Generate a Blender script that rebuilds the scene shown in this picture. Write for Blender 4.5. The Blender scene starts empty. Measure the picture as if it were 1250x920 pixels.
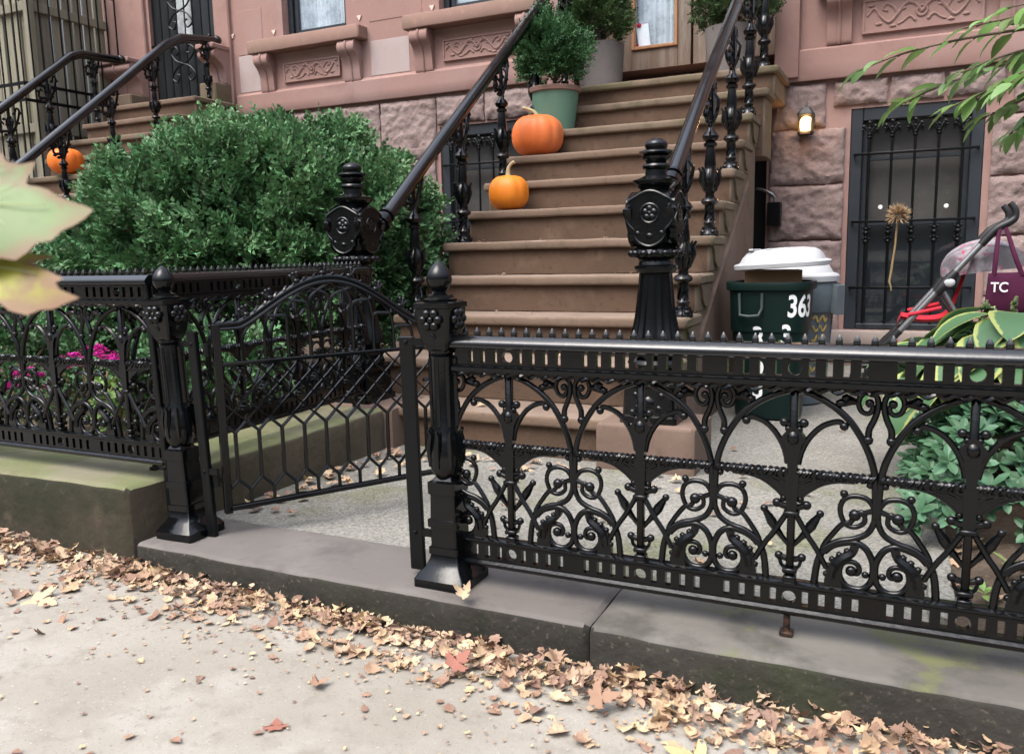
import bpy, bmesh, math, random
from mathutils import Vector, Matrix, noise as mnoise
from mathutils.geometry import tessellate_polygon
R = math.radians
PI = math.pi
scene = bpy.context.scene
col = scene.collection
rng = random.Random(7)

# ------------------------------------------------------------------ materials
def _ramp(nt, lo, hi):
    m = nt.nodes.new('ShaderNodeMapRange')
    m.inputs['From Min'].default_value = lo
    m.inputs['From Max'].default_value = hi
    m.clamp = True
    m.interpolation_type = 'SMOOTHSTEP'
    return m

def M(name, base, rough=.8, layers=(), bump=(), spec=.4, metallic=0., stretch=None, rough_var=0., island=0., trans=0.):
    """procedural material: base colour, noise-masked second colours, noise bumps"""
    m = bpy.data.materials.new(name)
    m.use_nodes = True
    nt = m.node_tree
    b = nt.nodes['Principled BSDF']
    tc = nt.nodes.new('ShaderNodeTexCoord')
    vec = tc.outputs['Object']
    if stretch:
        mp = nt.nodes.new('ShaderNodeMapping')
        mp.inputs['Scale'].default_value = stretch
        nt.links.new(vec, mp.inputs['Vector'])
        vec = mp.outputs['Vector']
    rgb = nt.nodes.new('ShaderNodeRGB')
    rgb.outputs[0].default_value = (*base, 1)
    cur = rgb.outputs[0]
    lastnoise = None
    for i, (sc, lo, hi, c2, fac) in enumerate(layers):
        n = nt.nodes.new('ShaderNodeTexNoise')
        n.inputs['Scale'].default_value = sc
        n.inputs['Detail'].default_value = 6
        n.inputs['Roughness'].default_value = .62
        off = nt.nodes.new('ShaderNodeVectorMath')
        off.operation = 'ADD'
        off.inputs[1].default_value = (i * 3.7 + len(name), i * 1.3, i * 5.1)
        nt.links.new(vec, off.inputs[0])
        nt.links.new(off.outputs[0], n.inputs['Vector'])
        rp = _ramp(nt, lo, hi)
        nt.links.new(n.outputs['Fac'], rp.inputs['Value'])
        mu = nt.nodes.new('ShaderNodeMath')
        mu.operation = 'MULTIPLY'
        mu.inputs[1].default_value = fac
        nt.links.new(rp.outputs[0], mu.inputs[0])
        mx = nt.nodes.new('ShaderNodeMix')
        mx.data_type = 'RGBA'
        nt.links.new(mu.outputs[0], mx.inputs['Factor'])
        nt.links.new(cur, mx.inputs['A'])
        mx.inputs['B'].default_value = (*c2, 1)
        cur = mx.outputs['Result']
        lastnoise = n
    if island:
        ge = nt.nodes.new('ShaderNodeNewGeometry')
        hs = nt.nodes.new('ShaderNodeHueSaturation')
        mr = nt.nodes.new('ShaderNodeMapRange')
        mr.inputs['To Min'].default_value = 1 - island
        mr.inputs['To Max'].default_value = 1 + island
        nt.links.new(ge.outputs['Random Per Island'], mr.inputs['Value'])
        nt.links.new(mr.outputs[0], hs.inputs['Value'])
        mr2 = nt.nodes.new('ShaderNodeMapRange')
        mr2.inputs['To Min'].default_value = .5 - island * .05
        mr2.inputs['To Max'].default_value = .5 + island * .05
        nt.links.new(ge.outputs['Random Per Island'], mr2.inputs['Value'])
        nt.links.new(mr2.outputs[0], hs.inputs['Hue'])
        nt.links.new(cur, hs.inputs['Color'])
        cur = hs.outputs[0]
    nt.links.new(cur, b.inputs['Base Color'])
    b.inputs['Roughness'].default_value = rough
    b.inputs['Specular IOR Level'].default_value = spec
    b.inputs['Metallic'].default_value = metallic
    if rough_var and lastnoise is not None:
        rr = nt.nodes.new('ShaderNodeMapRange')
        rr.inputs['From Min'].default_value = .3
        rr.inputs['From Max'].default_value = .7
        rr.inputs['To Min'].default_value = max(.03, rough - rough_var)
        rr.inputs['To Max'].default_value = min(1, rough + rough_var)
        nt.links.new(lastnoise.outputs['Fac'], rr.inputs['Value'])
        nt.links.new(rr.outputs[0], b.inputs['Roughness'])
    prev = None
    for (sc, st, dist) in bump:
        n = nt.nodes.new('ShaderNodeTexNoise')
        n.inputs['Scale'].default_value = sc
        n.inputs['Detail'].default_value = 5
        nt.links.new(vec, n.inputs['Vector'])
        bp = nt.nodes.new('ShaderNodeBump')
        bp.inputs['Strength'].default_value = st
        bp.inputs['Distance'].default_value = dist
        nt.links.new(n.outputs['Fac'], bp.inputs['Height'])
        if prev:
            nt.links.new(prev.outputs[0], bp.inputs['Normal'])
        prev = bp
    if prev:
        nt.links.new(prev.outputs[0], b.inputs['Normal'])
    if trans:
        tr = nt.nodes.new('ShaderNodeBsdfTranslucent')
        nt.links.new(cur, tr.inputs['Color'])
        ms = nt.nodes.new('ShaderNodeMixShader')
        ms.inputs[0].default_value = trans
        nt.links.new(b.outputs[0], ms.inputs[1])
        nt.links.new(tr.outputs[0], ms.inputs[2])
        nt.links.new(ms.outputs[0], nt.nodes['Material Output'].inputs['Surface'])
    return m

def M_aggregate(name, base, c2, sc, bumpst=.4, moss=None, leafy=None):
    """concrete with visible stones: voronoi cells over noise"""
    m = M(name, base, .9, layers=[(2.2, .4, .7, c2, .6)] + (moss or []), bump=[(sc * .7, bumpst, .004)], spec=.25)
    nt = m.node_tree
    b = nt.nodes['Principled BSDF']
    src = b.inputs['Base Color'].links[0].from_socket
    tc = [n for n in nt.nodes if n.type == 'TEX_COORD'][0]
    v = nt.nodes.new('ShaderNodeTexVoronoi')
    v.inputs['Scale'].default_value = sc
    nt.links.new(tc.outputs['Object'], v.inputs['Vector'])
    sep = nt.nodes.new('ShaderNodeSeparateColor')
    nt.links.new(v.outputs['Color'], sep.inputs[0])
    mr = nt.nodes.new('ShaderNodeMapRange')
    mr.inputs['To Min'].default_value = .62
    mr.inputs['To Max'].default_value = 1.35
    nt.links.new(sep.outputs[0], mr.inputs['Value'])
    hs = nt.nodes.new('ShaderNodeHueSaturation')
    nt.links.new(src, hs.inputs['Color'])
    nt.links.new(mr.outputs[0], hs.inputs['Value'])
    nt.links.new(hs.outputs[0], b.inputs['Base Color'])
    return m

IRON = M('black_paint', (.0022, .0026, .003), .15, layers=[(9, .55, .75, (.006, .006, .0065), .6)], bump=[(70, .25, .002), (400, .08, .001)], spec=.30, rough_var=.07)
RUSTY = M('rusting_iron', (.006, .006, .006), .5, layers=[(45, .45, .6, (.06, .03, .018), .8)], bump=[(120, .5, .002)], spec=.2)
IRON_GLOSS = M('glossy_black_paint', (.004, .0045, .005), .17, layers=[(9, .55, .75, (.009, .009, .0095), .6)], bump=[(60, .18, .002)], spec=.6, rough_var=.06)
IRON_DULL = M('black_paint_dull', (.004, .0044, .0047), .32, layers=[(12, .6, .8, (.02, .016, .013), .5)], bump=[(90, .2, .002)], spec=.18)
PINK = M('painted_brownstone', (.265, .160, .137), .85, layers=[(1.1, .44, .64, (.285, .19, .17), .8), (3.4, .5, .74, (.205, .120, .10), .6), (22, .54, .76, (.315, .21, .185), .45), (70, .58, .76, (.18, .108, .09), .5)], bump=[(45, .15, .004), (260, .12, .001)], spec=.25)
SILLM = M('sill_brownstone', (.25, .155, .125), .85, layers=[(2.5, .45, .7, (.19, .135, .098), .7), (16, .55, .8, (.37, .22, .18), .5)], bump=[(60, .15, .004), (300, .1, .001)], spec=.25)
RUST = M('rusticated_brownstone', (.218, .160, .146), .92, layers=[(2, .42, .66, (.245, .19, .178), .8), (9, .5, .75, (.15, .108, .1), .65), (30, .53, .78, (.27, .215, .205), .5), (110, .58, .74, (.13, .096, .088), .5)], bump=[(22, .7, .014), (70, .6, .006), (240, .4, .0015)], spec=.2)
STEP = M('stoop_stone', (.14, .096, .068), .88, layers=[(1.8, .42, .68, (.18, .126, .094), .8), (5, .5, .74, (.095, .076, .05), .75), (24, .54, .76, (.065, .05, .036), .6), (90, .6, .75, (.22, .165, .13), .4)], bump=[(18, .25, .008), (60, .3, .004), (240, .25, .0015)], spec=.25)
RISER = M('sooty_riser', (.098, .061, .041), .92, layers=[(1.6, .42, .66, (.07, .047, .032), .8), (6, .5, .72, (.13, .086, .06), .65), (30, .54, .74, (.04, .029, .02), .65), (100, .60, .76, (.15, .11, .082), .5)], bump=[(18, .25, .008), (90, .35, .004)], spec=.2)  # soot, plus the shade under the nosings put into the colour
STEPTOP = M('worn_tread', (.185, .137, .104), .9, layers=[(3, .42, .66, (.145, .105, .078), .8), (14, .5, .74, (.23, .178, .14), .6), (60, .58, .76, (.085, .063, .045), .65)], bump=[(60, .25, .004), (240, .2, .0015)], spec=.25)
STEPMOSS = M('stoop_stone_mossy', (.145, .108, .078), .9, layers=[(2.4, .44, .64, (.105, .093, .05), .8), (8, .48, .73, (.07, .064, .034), .7), (20, .56, .76, (.20, .152, .11), .5)], bump=[(60, .2, .004), (240, .15, .0015)], spec=.2)
PLINTH = M('plinth_stone', (.135, .092, .070), .88, layers=[(2, .45, .7, (.17, .12, .094), .7), (9, .5, .74, (.085, .060, .043), .75), (60, .6, .78, (.28, .2, .16), .4)], bump=[(70, .2, .004)], spec=.25)
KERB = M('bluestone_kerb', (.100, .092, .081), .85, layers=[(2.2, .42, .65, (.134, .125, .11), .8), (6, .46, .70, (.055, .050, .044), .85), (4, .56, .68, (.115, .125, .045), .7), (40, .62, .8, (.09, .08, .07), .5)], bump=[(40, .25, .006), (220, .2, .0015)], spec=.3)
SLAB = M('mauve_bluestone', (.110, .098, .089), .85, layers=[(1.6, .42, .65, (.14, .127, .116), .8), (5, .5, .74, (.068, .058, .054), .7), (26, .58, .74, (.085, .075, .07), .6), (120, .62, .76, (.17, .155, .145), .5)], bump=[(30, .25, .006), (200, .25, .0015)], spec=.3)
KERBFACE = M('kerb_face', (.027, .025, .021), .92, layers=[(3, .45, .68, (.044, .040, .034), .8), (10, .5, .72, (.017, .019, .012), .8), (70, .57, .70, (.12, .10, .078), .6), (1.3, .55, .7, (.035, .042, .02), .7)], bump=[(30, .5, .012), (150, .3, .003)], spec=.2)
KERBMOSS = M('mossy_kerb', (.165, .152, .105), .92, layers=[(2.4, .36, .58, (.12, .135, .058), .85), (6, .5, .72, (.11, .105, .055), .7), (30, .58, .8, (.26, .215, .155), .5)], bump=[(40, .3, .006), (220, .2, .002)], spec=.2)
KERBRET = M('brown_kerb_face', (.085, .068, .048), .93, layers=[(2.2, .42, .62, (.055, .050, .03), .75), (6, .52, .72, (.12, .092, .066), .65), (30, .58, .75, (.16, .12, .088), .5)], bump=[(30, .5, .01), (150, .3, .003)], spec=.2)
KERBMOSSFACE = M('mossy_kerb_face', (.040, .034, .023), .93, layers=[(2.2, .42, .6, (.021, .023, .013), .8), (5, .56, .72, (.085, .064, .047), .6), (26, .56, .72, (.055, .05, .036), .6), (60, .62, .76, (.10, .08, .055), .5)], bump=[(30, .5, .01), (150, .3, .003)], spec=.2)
WALK = M_aggregate('areaway_concrete', (.165, .158, .138), (.215, .205, .18), 150, .5, moss=[(1.7, .52, .68, (.115, .118, .062), .8), (14, .6, .8, (.10, .09, .075), .5)])
SIDEWALK = M('sidewalk_concrete', (.258, .238, .204), .9, layers=[(.9, .38, .64, (.205, .184, .150), .85), (4, .48, .68, (.285, .266, .232), .75), (16, .50, .70, (.188, .168, .138), .7), (60, .56, .74, (.185, .165, .14), .7), (170, .58, .70, (.12, .105, .09), .75), (110, .62, .72, (.40, .375, .34), .75)], bump=[(60, .25, .004), (320, .3, .0015)], spec=.25)
GROUND = M('earth_ground', (.2, .18, .15), .95, layers=[(3, .4, .7, (.13, .11, .09), .8)])
SOIL = M('garden_soil', (.07, .052, .038), .97, layers=[(8, .45, .7, (.12, .09, .065), .7), (40, .6, .8, (.2, .15, .1), .4)], bump=[(30, .8, .03), (140, .6, .008)], spec=.15)
WOODF = M('weathered_boards', (.235, .215, .165), .9, layers=[(2.5, .42, .66, (.17, .17, .105), .7), (9, .5, .72, (.31, .285, .235), .7), (22, .6, .75, (.09, .075, .055), .6)], bump=[(40, .5, .004)], stretch=(6, 6, .5), spec=.2, island=.22)
DOORW = M('stained_oak_door', (.125, .085, .060), .55, layers=[(3, .42, .66, (.19, .155, .125), .85), (10, .5, .75, (.07, .044, .03), .7)], bump=[(30, .15, .002)], stretch=(5, 5, .5), spec=.4)
DOORTRIM = M('orange_oak_trim', (.30, .15, .07), .5, layers=[(5, .45, .7, (.2, .1, .05), .7)], stretch=(5, 5, .5), spec=.4)
WINFRAME = M('dark_window_frame', (.018, .022, .027), .4, layers=[(8, .5, .75, (.03, .036, .042), .6)], bump=[(60, .1, .002)], spec=.4)
DARKDOOR = M('dark_grille_door', (.014, .017, .019), .4, layers=[(6, .5, .75, (.026, .03, .032), .6)], spec=.4)
DARK = M('dark_interior', (.012, .012, .012), .9, spec=.1)
CURTAIN = M('lace_curtain', (.50, .53, .54), .95, layers=[(9, .45, .6, (.34, .375, .39), .75), (40, .5, .65, (.58, .60, .61), .6)], bump=[(8, .5, .02)], spec=.1)
CURTAIN_DIM = M('dim_blind', (.10, .084, .072), .95, layers=[(2, .4, .7, (.055, .047, .04), .8), (9, .5, .7, (.13, .11, .095), .5)], spec=.1)
GREENPOT = M('green_glazed_pot', (.095, .185, .13), .55, layers=[(3, .45, .7, (.075, .15, .105), .7), (12, .58, .76, (.14, .2, .15), .5)], bump=[(50, .1, .002)], spec=.4)
TERRA = M('terracotta_rim', (.20, .12, .095), .75, layers=[(10, .5, .75, (.13, .09, .075), .6)])
GREYPOT = M('grey_planter', (.13, .115, .108), .85, layers=[(2.5, .42, .7, (.165, .15, .142), .8), (14, .55, .8, (.09, .08, .073), .6)], bump=[(40, .3, .004)], spec=.25)
CANGREEN = M('dark_green_plastic', (.003, .012, .010), .42, layers=[(4, .5, .7, (.006, .017, .014), .7), (30, .6, .8, (.015, .025, .022), .5)], bump=[(80, .06, .002)], spec=.22)
CANGREY = M('blue_grey_plastic', (.085, .105, .118), .5, layers=[(4, .45, .7, (.105, .125, .138), .7), (25, .62, .8, (.06, .07, .08), .5)], bump=[(80, .06, .002)], spec=.35)
LIDW = M('white_plastic_lid', (.38, .385, .39), .5, layers=[(5, .5, .75, (.32, .32, .32), .6), (40, .66, .82, (.5, .46, .42), .3)], bump=[(60, .05, .002)], spec=.4)
WHITEP = M('white_paint', (.78, .78, .76), .7, layers=[(60, .55, .7, (.5, .5, .5), .5)])
YELLOWP = M('yellow_paint', (.42, .28, .08), .7, layers=[(50, .5, .65, (.2, .15, .07), .6)])
CARD = M('cardboard', (.2, .115, .06), .9, layers=[(8, .5, .7, (.15, .085, .045), .6)])
ALU = M('aluminium_tube', (.22, .225, .23), .4, metallic=.8, layers=[(20, .5, .7, (.15, .15, .155), .5)])
BLACKP = M('black_plastic', (.012, .012, .013), .45, layers=[(20, .5, .7, (.02, .02, .022), .5)])
REDF = M('red_fabric', (.45, .014, .03), .85, layers=[(12, .5, .7, (.36, .012, .025), .6)], bump=[(14, .4, .01), (600, .2, .001)])
PURPLE = M('plum_fabric', (.052, .008, .028), .9, layers=[(6, .45, .7, (.036, .006, .02), .6)], bump=[(10, .4, .012), (600, .25, .001)], spec=.2)
FLORAL = M('pink_floral_fabric', (.27, .25, .265), .9, layers=[(30, .57, .60, (.42, .05, .13), .9), (6, .46, .60, (.09, .085, .095), .85), (44, .6, .64, (.08, .07, .08), .7)], bump=[(10, .4, .01)])
STEMY = M('dry_stem', (.25, .18, .085), .8, layers=[(20, .5, .7, (.28, .18, .07), .6)])
DRYFL = M('dry_flower', (.36, .25, .15), .9, layers=[(20, .5, .7, (.3, .16, .07), .6)], island=.25)
BARK = M('twig_bark', (.1, .07, .05), .9, layers=[(20, .5, .7, (.06, .045, .03), .7)])
LANTERN = M('lantern_metal', (.03, .028, .027), .5, layers=[(30, .5, .7, (.05, .04, .035), .5)])

def pumpkin_mat(name, c1, c2):
    return M(name, c1, .5, layers=[(3, .42, .68, c2, .8), (30, .6, .72, tuple(x * .72 for x in c2), .5), (7, .62, .74, (c2[0] * .8, c2[1] * 1.15, c2[2] + .03), .6)], bump=[(60, .12, .002), (14, .2, .006)], spec=.35)
PUMP_A = pumpkin_mat('deep_orange_pumpkin', (.60, .135, .03), (.52, .155, .055))
PUMP_B = pumpkin_mat('bright_orange_pumpkin', (.66, .20, .012), (.62, .165, .012))
PUMP_C = pumpkin_mat('vivid_orange_pumpkin', (.66, .13, .012), (.62, .16, .02))

YEWL = M('yew_leaves', (.074, .158, .062), .5, layers=[(2.2, .42, .66, (.125, .235, .098), .8), (9, .5, .75, (.042, .095, .042), .6)], island=.45, spec=.32, trans=.12)
CYPL = M('cypress_leaves', (.045, .115, .04), .6, layers=[(6, .42, .66, (.03, .085, .032), .8)], island=.4, spec=.3, trans=.12)
CYPL2 = M('dark_cypress_leaves', (.05, .09, .028), .65, layers=[(6, .42, .66, (.03, .06, .02), .8), (12, .6, .75, (.12, .1, .04), .5)], island=.4, spec=.3, trans=.12)
PACHY = M('groundcover_leaves', (.052, .125, .06), .5, layers=[(5, .42, .66, (.035, .09, .04), .8), (11, .58, .74, (.10, .18, .085), .6)], island=.35, spec=.4, trans=.15)
BRANCHL = M('bright_green_leaves', (.175, .285, .085), .42, layers=[(6, .42, .66, (.14, .225, .10), .8), (30, .55, .7, (.24, .33, .15), .5)], island=.45, spec=.45, trans=.35)
MAGENTA = M('magenta_petals', (.52, .02, .26), .8, layers=[(14, .5, .7, (.42, .015, .3), .7)], island=.3, trans=.2)
LIMEL = M('lime_leaves', (.16, .27, .07), .6, layers=[(8, .45, .7, (.22, .24, .05), .6)], island=.3, trans=.25)
LITTER = M('dry_leaf_litter', (.335, .222, .146), .85, layers=[(5, .44, .64, (.43, .315, .225), .7), (13, .52, .74, (.235, .145, .09), .75), (3, .62, .72, (.25, .11, .07), .65), (60, .5, .7, (.22, .135, .085), .5)], bump=[(70, .5, .004)], island=.44, spec=.2, trans=.1)
LEAFTAN = M('tan_leaf', (.42, .32, .205), .8, layers=[(8, .45, .7, (.34, .245, .15), .6)], trans=.1)
LEAFRED = M('red_leaf', (.235, .095, .065), .8, layers=[(8, .45, .7, (.18, .07, .05), .6)])
LEAFBROWN = M('brown_leaf', (.25, .15, .098), .85, layers=[(20, .45, .7, (.24, .14, .085), .6)])
LEAFYEL = M('yellow_leaf', (.42, .34, .17), .8, layers=[(12, .45, .7, (.55, .40, .2), .6)], trans=.1)

def leaf_uv_mat(name, inner, edge, lo, hi, extra=None):
    """leaf with a coloured margin: the v of its own uv map runs from midrib to margin"""
    m = M(name, inner, .5, layers=[(7, .45, .7, tuple(c * .75 for c in inner), .7)] + (extra or []), spec=.4, trans=.15)
    nt = m.node_tree
    b = nt.nodes['Principled BSDF']
    src = b.inputs['Base Color'].links[0].from_socket
    uv = nt.nodes.new('ShaderNodeUVMap')
    sp = nt.nodes.new('ShaderNodeSeparateXYZ')
    nt.links.new(uv.outputs[0], sp.inputs[0])
    n = nt.nodes.new('ShaderNodeTexNoise')
    n.inputs['Scale'].default_value = 18
    tc = [x for x in nt.nodes if x.type == 'TEX_COORD'][0]
    nt.links.new(tc.outputs['Object'], n.inputs['Vector'])
    ad = nt.nodes.new('ShaderNodeMath')
    ad.operation = 'MULTIPLY_ADD'
    ad.inputs[1].default_value = .5
    nt.links.new(n.outputs['Fac'], ad.inputs[0])
    nt.links.new(sp.outputs[1], ad.inputs[2])
    rp = _ramp(nt, lo + .25, hi + .25)
    nt.links.new(ad.outputs[0], rp.inputs['Value'])
    mx = nt.nodes.new('ShaderNodeMix')
    mx.data_type = 'RGBA'
    nt.links.new(rp.outputs[0], mx.inputs['Factor'])
    nt.links.new(src, mx.inputs['A'])
    mx.inputs['B'].default_value = (*edge, 1)
    nt.links.new(mx.outputs['Result'], b.inputs['Base Color'])
    for t in nt.nodes:
        if t.type == 'BSDF_TRANSLUCENT':
            nt.links.new(mx.outputs['Result'], t.inputs['Color'])
    return m
HOSTA = leaf_uv_mat('variegated_hosta', (.065, .145, .062), (.30, .33, .10), .72, .84)
MAPLE_PALE = leaf_uv_mat('pale_maple_leaf', (.125, .19, .06), (.17, .095, .05), .80, 1.08, extra=[(22, .54, .66, (.19, .12, .065), .75), (10, .5, .64, (.18, .24, .105), .8), (60, .56, .68, (.09, .13, .045), .65), (28, .6, .7, (.15, .09, .045), .7)])
MAPLE_YEL = leaf_uv_mat('yellow_maple_leaf', (.26, .25, .03), (.19, .105, .05), .72, 1.0, extra=[(26, .5, .62, (.19, .10, .05), .8), (12, .55, .66, (.32, .25, .14), .6)])

def glass_mat(name, tint=(.9, .95, 1), alpha=.75):
    m = bpy.data.materials.new(name)
    m.use_nodes = True
    nt = m.node_tree
    nt.nodes.clear()
    out = nt.nodes.new('ShaderNodeOutputMaterial')
    tr = nt.nodes.new('ShaderNodeBsdfTransparent')
    tr.inputs[0].default_value = (*tint, 1)
    gl = nt.nodes.new('ShaderNodeBsdfGlossy')
    gl.inputs['Roughness'].default_value = .03
    lw_ = nt.nodes.new('ShaderNodeLayerWeight')
    lw_.inputs[0].default_value = .5
    pw = nt.nodes.new('ShaderNodeMath'); pw.operation = 'POWER'; pw.inputs[1].default_value = 5
    nt.links.new(lw_.outputs['Facing'], pw.inputs[0])
    fr = nt.nodes.new('ShaderNodeMath'); fr.operation = 'MULTIPLY_ADD'; fr.inputs[1].default_value = .92; fr.inputs[2].default_value = .06
    nt.links.new(pw.outputs[0], fr.inputs[0])
    ms = nt.nodes.new('ShaderNodeMixShader')
    nt.links.new(fr.outputs[0], ms.inputs[0])
    nt.links.new(tr.outputs[0], ms.inputs[1])
    nt.links.new(gl.outputs[0], ms.inputs[2])
    nt.links.new(ms.outputs[0], out.inputs[0])
    return m
GLASS = glass_mat('window_glass')

def emit_mat(name, c, s):
    m = bpy.data.materials.new(name)
    m.use_nodes = True
    nt = m.node_tree
    b = nt.nodes['Principled BSDF']
    b.inputs['Base Color'].default_value = (*c, 1)
    b.inputs['Emission Color'].default_value = (*c, 1)
    b.inputs['Emission Strength'].default_value = s
    n = nt.nodes.new('ShaderNodeTexNoise')
    n.inputs['Scale'].default_value = 30
    tc = nt.nodes.new('ShaderNodeTexCoord')
    nt.links.new(tc.outputs['Object'], n.inputs['Vector'])
    mr = nt.nodes.new('ShaderNodeMapRange')
    mr.inputs['To Min'].default_value = s * .75
    mr.inputs['To Max'].default_value = s * 1.25
    nt.links.new(n.outputs['Fac'], mr.inputs['Value'])
    nt.links.new(mr.outputs[0], b.inputs['Emission Strength'])
    return m
LAMPGLOW = emit_mat('lantern_glow', (1., .62, .22), 2.6)

# ------------------------------------------------------------------ mesh building
WLOC = {}

def spline(pts, n=6, closed=False):
    """Catmull-Rom through points of any dimension"""
    P = [Vector(p) for p in pts]
    out = []
    N = len(P)
    segs = N if closed else N - 1
    for i in range(segs):
        p0 = P[(i - 1) % N] if (closed or i > 0) else P[0] * 2 - P[1]
        p1 = P[i]
        p2 = P[(i + 1) % N]
        p3 = P[(i + 2) % N] if (closed or i + 2 < N) else P[-1] * 2 - P[-2]
        for k in range(n):
            t = k / n
            out.append(.5 * ((2 * p1) + (p2 - p0) * t + (2 * p0 - 5 * p1 + 4 * p2 - p3) * t * t + (3 * p1 - p0 - 3 * p2 + p3) * t ** 3))
    if not closed:
        out.append(P[-1].copy())
    return out

class MB:
    def __init__(self):
        self.bm = bmesh.new()
        self.uv = None
    # --- basic shapes
    def box(self, x0, x1, y0, y1, z0, z1, bev=0., rot=None, seg=1):
        c = Vector(((x0 + x1) / 2, (y0 + y1) / 2, (z0 + z1) / 2))
        mat = Matrix.Translation(c)
        if rot is not None:
            mat = mat @ rot.to_4x4()
        mat = mat @ Matrix.Diagonal((abs(x1 - x0), abs(y1 - y0), abs(z1 - z0), 1))
        r = bmesh.ops.create_cube(self.bm, size=1, matrix=mat)
        if bev > 0:
            vs = r['verts']
            es = list({e for v in vs for e in v.link_edges})
            bmesh.ops.bevel(self.bm, geom=es, offset=bev, segments=seg, affect='EDGES', profile=.6)
        return self
    def bar(self, a, b, w, h=None, up=(0, 0, 1), bev=0.):
        a = Vector(a); b = Vector(b)
        h = h or w
        d = b - a
        L = d.length
        zq = d.normalized()
        u = Vector(up)
        if abs(zq.dot(u)) > .97:
            u = Vector((0, 1, 0))
        xq = u.cross(zq).normalized()
        yq = zq.cross(xq)
        m3 = Matrix((xq, yq, zq)).transposed()
        mat = Matrix.Translation((a + b) / 2) @ m3.to_4x4() @ Matrix.Diagonal((w, h, L, 1))
        r = bmesh.ops.create_cube(self.bm, size=1, matrix=mat)
        if bev > 0:
            es = list({e for v in r['verts'] for e in v.link_edges})
            bmesh.ops.bevel(self.bm, geom=es, offset=bev, segments=1, affect='EDGES')
        return self
    def tube(self, pts, r, n=7, cap=True, flat=1.):
        P = [Vector(p) for p in pts]
        N = len(P)
        rad = r if isinstance(r, (list, tuple)) else [r] * N
        if len(rad) != N:
            rad = [rad[min(len(rad) - 1, int(i * (len(rad) - 1) / (N - 1) + .5))] if False else
                   rad[int(i * (len(rad) - 1) / (N - 1))] * (1 - (i * (len(rad) - 1) / (N - 1)) % 1) +
                   rad[min(len(rad) - 1, int(i * (len(rad) - 1) / (N - 1)) + 1)] * ((i * (len(rad) - 1) / (N - 1)) % 1) for i in range(N)]
        rings = []
        nrm = None
        for i in range(N):
            t = (P[min(i + 1, N - 1)] - P[max(i - 1, 0)])
            if t.length < 1e-9:
                t = Vector((0, 0, 1))
            t.normalize()
            if nrm is None:
                u = Vector((0, 1, 0)) if abs(t.y) < .9 else Vector((1, 0, 0))
                nrm = (u - t * u.dot(t)).normalized()
            else:
                nrm = nrm - t * nrm.dot(t)
                if nrm.length < 1e-6:
                    nrm = t.orthogonal()
                nrm.normalize()
            bn = t.cross(nrm)
            ring = [self.bm.verts.new(P[i] + (nrm * math.cos(2 * PI * k / n) * flat + bn * math.sin(2 * PI * k / n)) * rad[i]) for k in range(n)]
            rings.append(ring)
        for a, b in zip(rings[:-1], rings[1:]):
            for k in range(n):
                self.bm.faces.new((a[k], a[(k + 1) % n], b[(k + 1) % n], b[k]))
        if cap:
            self.bm.faces.new(rings[0][::-1])
            self.bm.faces.new(rings[-1])
        return self
    def loft(self, rings, cap=True):
        """rings: lists of equal-length point lists"""
        R_ = [[self.bm.verts.new(Vector(p)) for p in ring] for ring in rings]
        n = len(R_[0])
        for a, b in zip(R_[:-1], R_[1:]):
            for k in range(n):
                self.bm.faces.new((a[k], a[(k + 1) % n], b[(k + 1) % n], b[k]))
        if cap:
            self.bm.faces.new(R_[0][::-1])
            self.bm.faces.new(R_[-1])
        return self
    def lathe(self, prof, c=(0, 0), n=16, sq=0., flute=0., rot=0.):
        """prof: (z, r); sq 0 round .. 1 square (superellipse); flute: radial ripple"""
        rings = []
        for item in prof:
            z, r = item[0], item[1]
            s = item[2] if len(item) > 2 else sq
            fl = item[3] if len(item) > 3 else flute
            ring = []
            for k in range(n):
                a = 2 * PI * k / n + rot
                ca, sa = math.cos(a), math.sin(a)
                if s > 0:
                    m = max(abs(ca), abs(sa))
                    f = (1 - s) + s / m
                else:
                    f = 1
                rr = r * f * (1 - fl * (k % 2))
                ring.append((c[0] + rr * ca, c[1] + rr * sa, z))
            rings.append(ring)
        return self.loft(rings)
    def square(self, prof, c=(0, 0), bev=.12):
        """stack of square sections with chamfered corners: prof (z, halfwidth)"""
        rings = []
        for z, h in prof:
            b = h * bev
            ring = [(h, -h + b), (h, h - b), (h - b, h), (-h + b, h), (-h, h - b), (-h, -h + b), (-h + b, -h), (h - b, -h)]
            rings.append([(c[0] + x, c[1] + y, z) for x, y in ring])
        return self.loft(rings)
    def sup(self, secs, c=(0, 0), n=32, e=4.):
        """superellipse sections (z, rx, ry)"""
        rings = []
        for z, rx, ry in secs:
            ring = []
            for k in range(n):
                a = 2 * PI * k / n
                ca, sa = math.cos(a), math.sin(a)
                f = (abs(ca) ** e + abs(sa) ** e) ** (-1 / e)
                ring.append((c[0] + rx * f * ca, c[1] + ry * f * sa, z))
            rings.append(ring)
        return self.loft(rings)
    def ball(self, c, r, sx=1, sy=1, sz=1, sub=2):
        bmesh.ops.create_icosphere(self.bm, subdivisions=sub, radius=r, matrix=Matrix.Translation(c) @ Matrix.Diagonal((sx, sy, sz, 1)))
        return self
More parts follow.
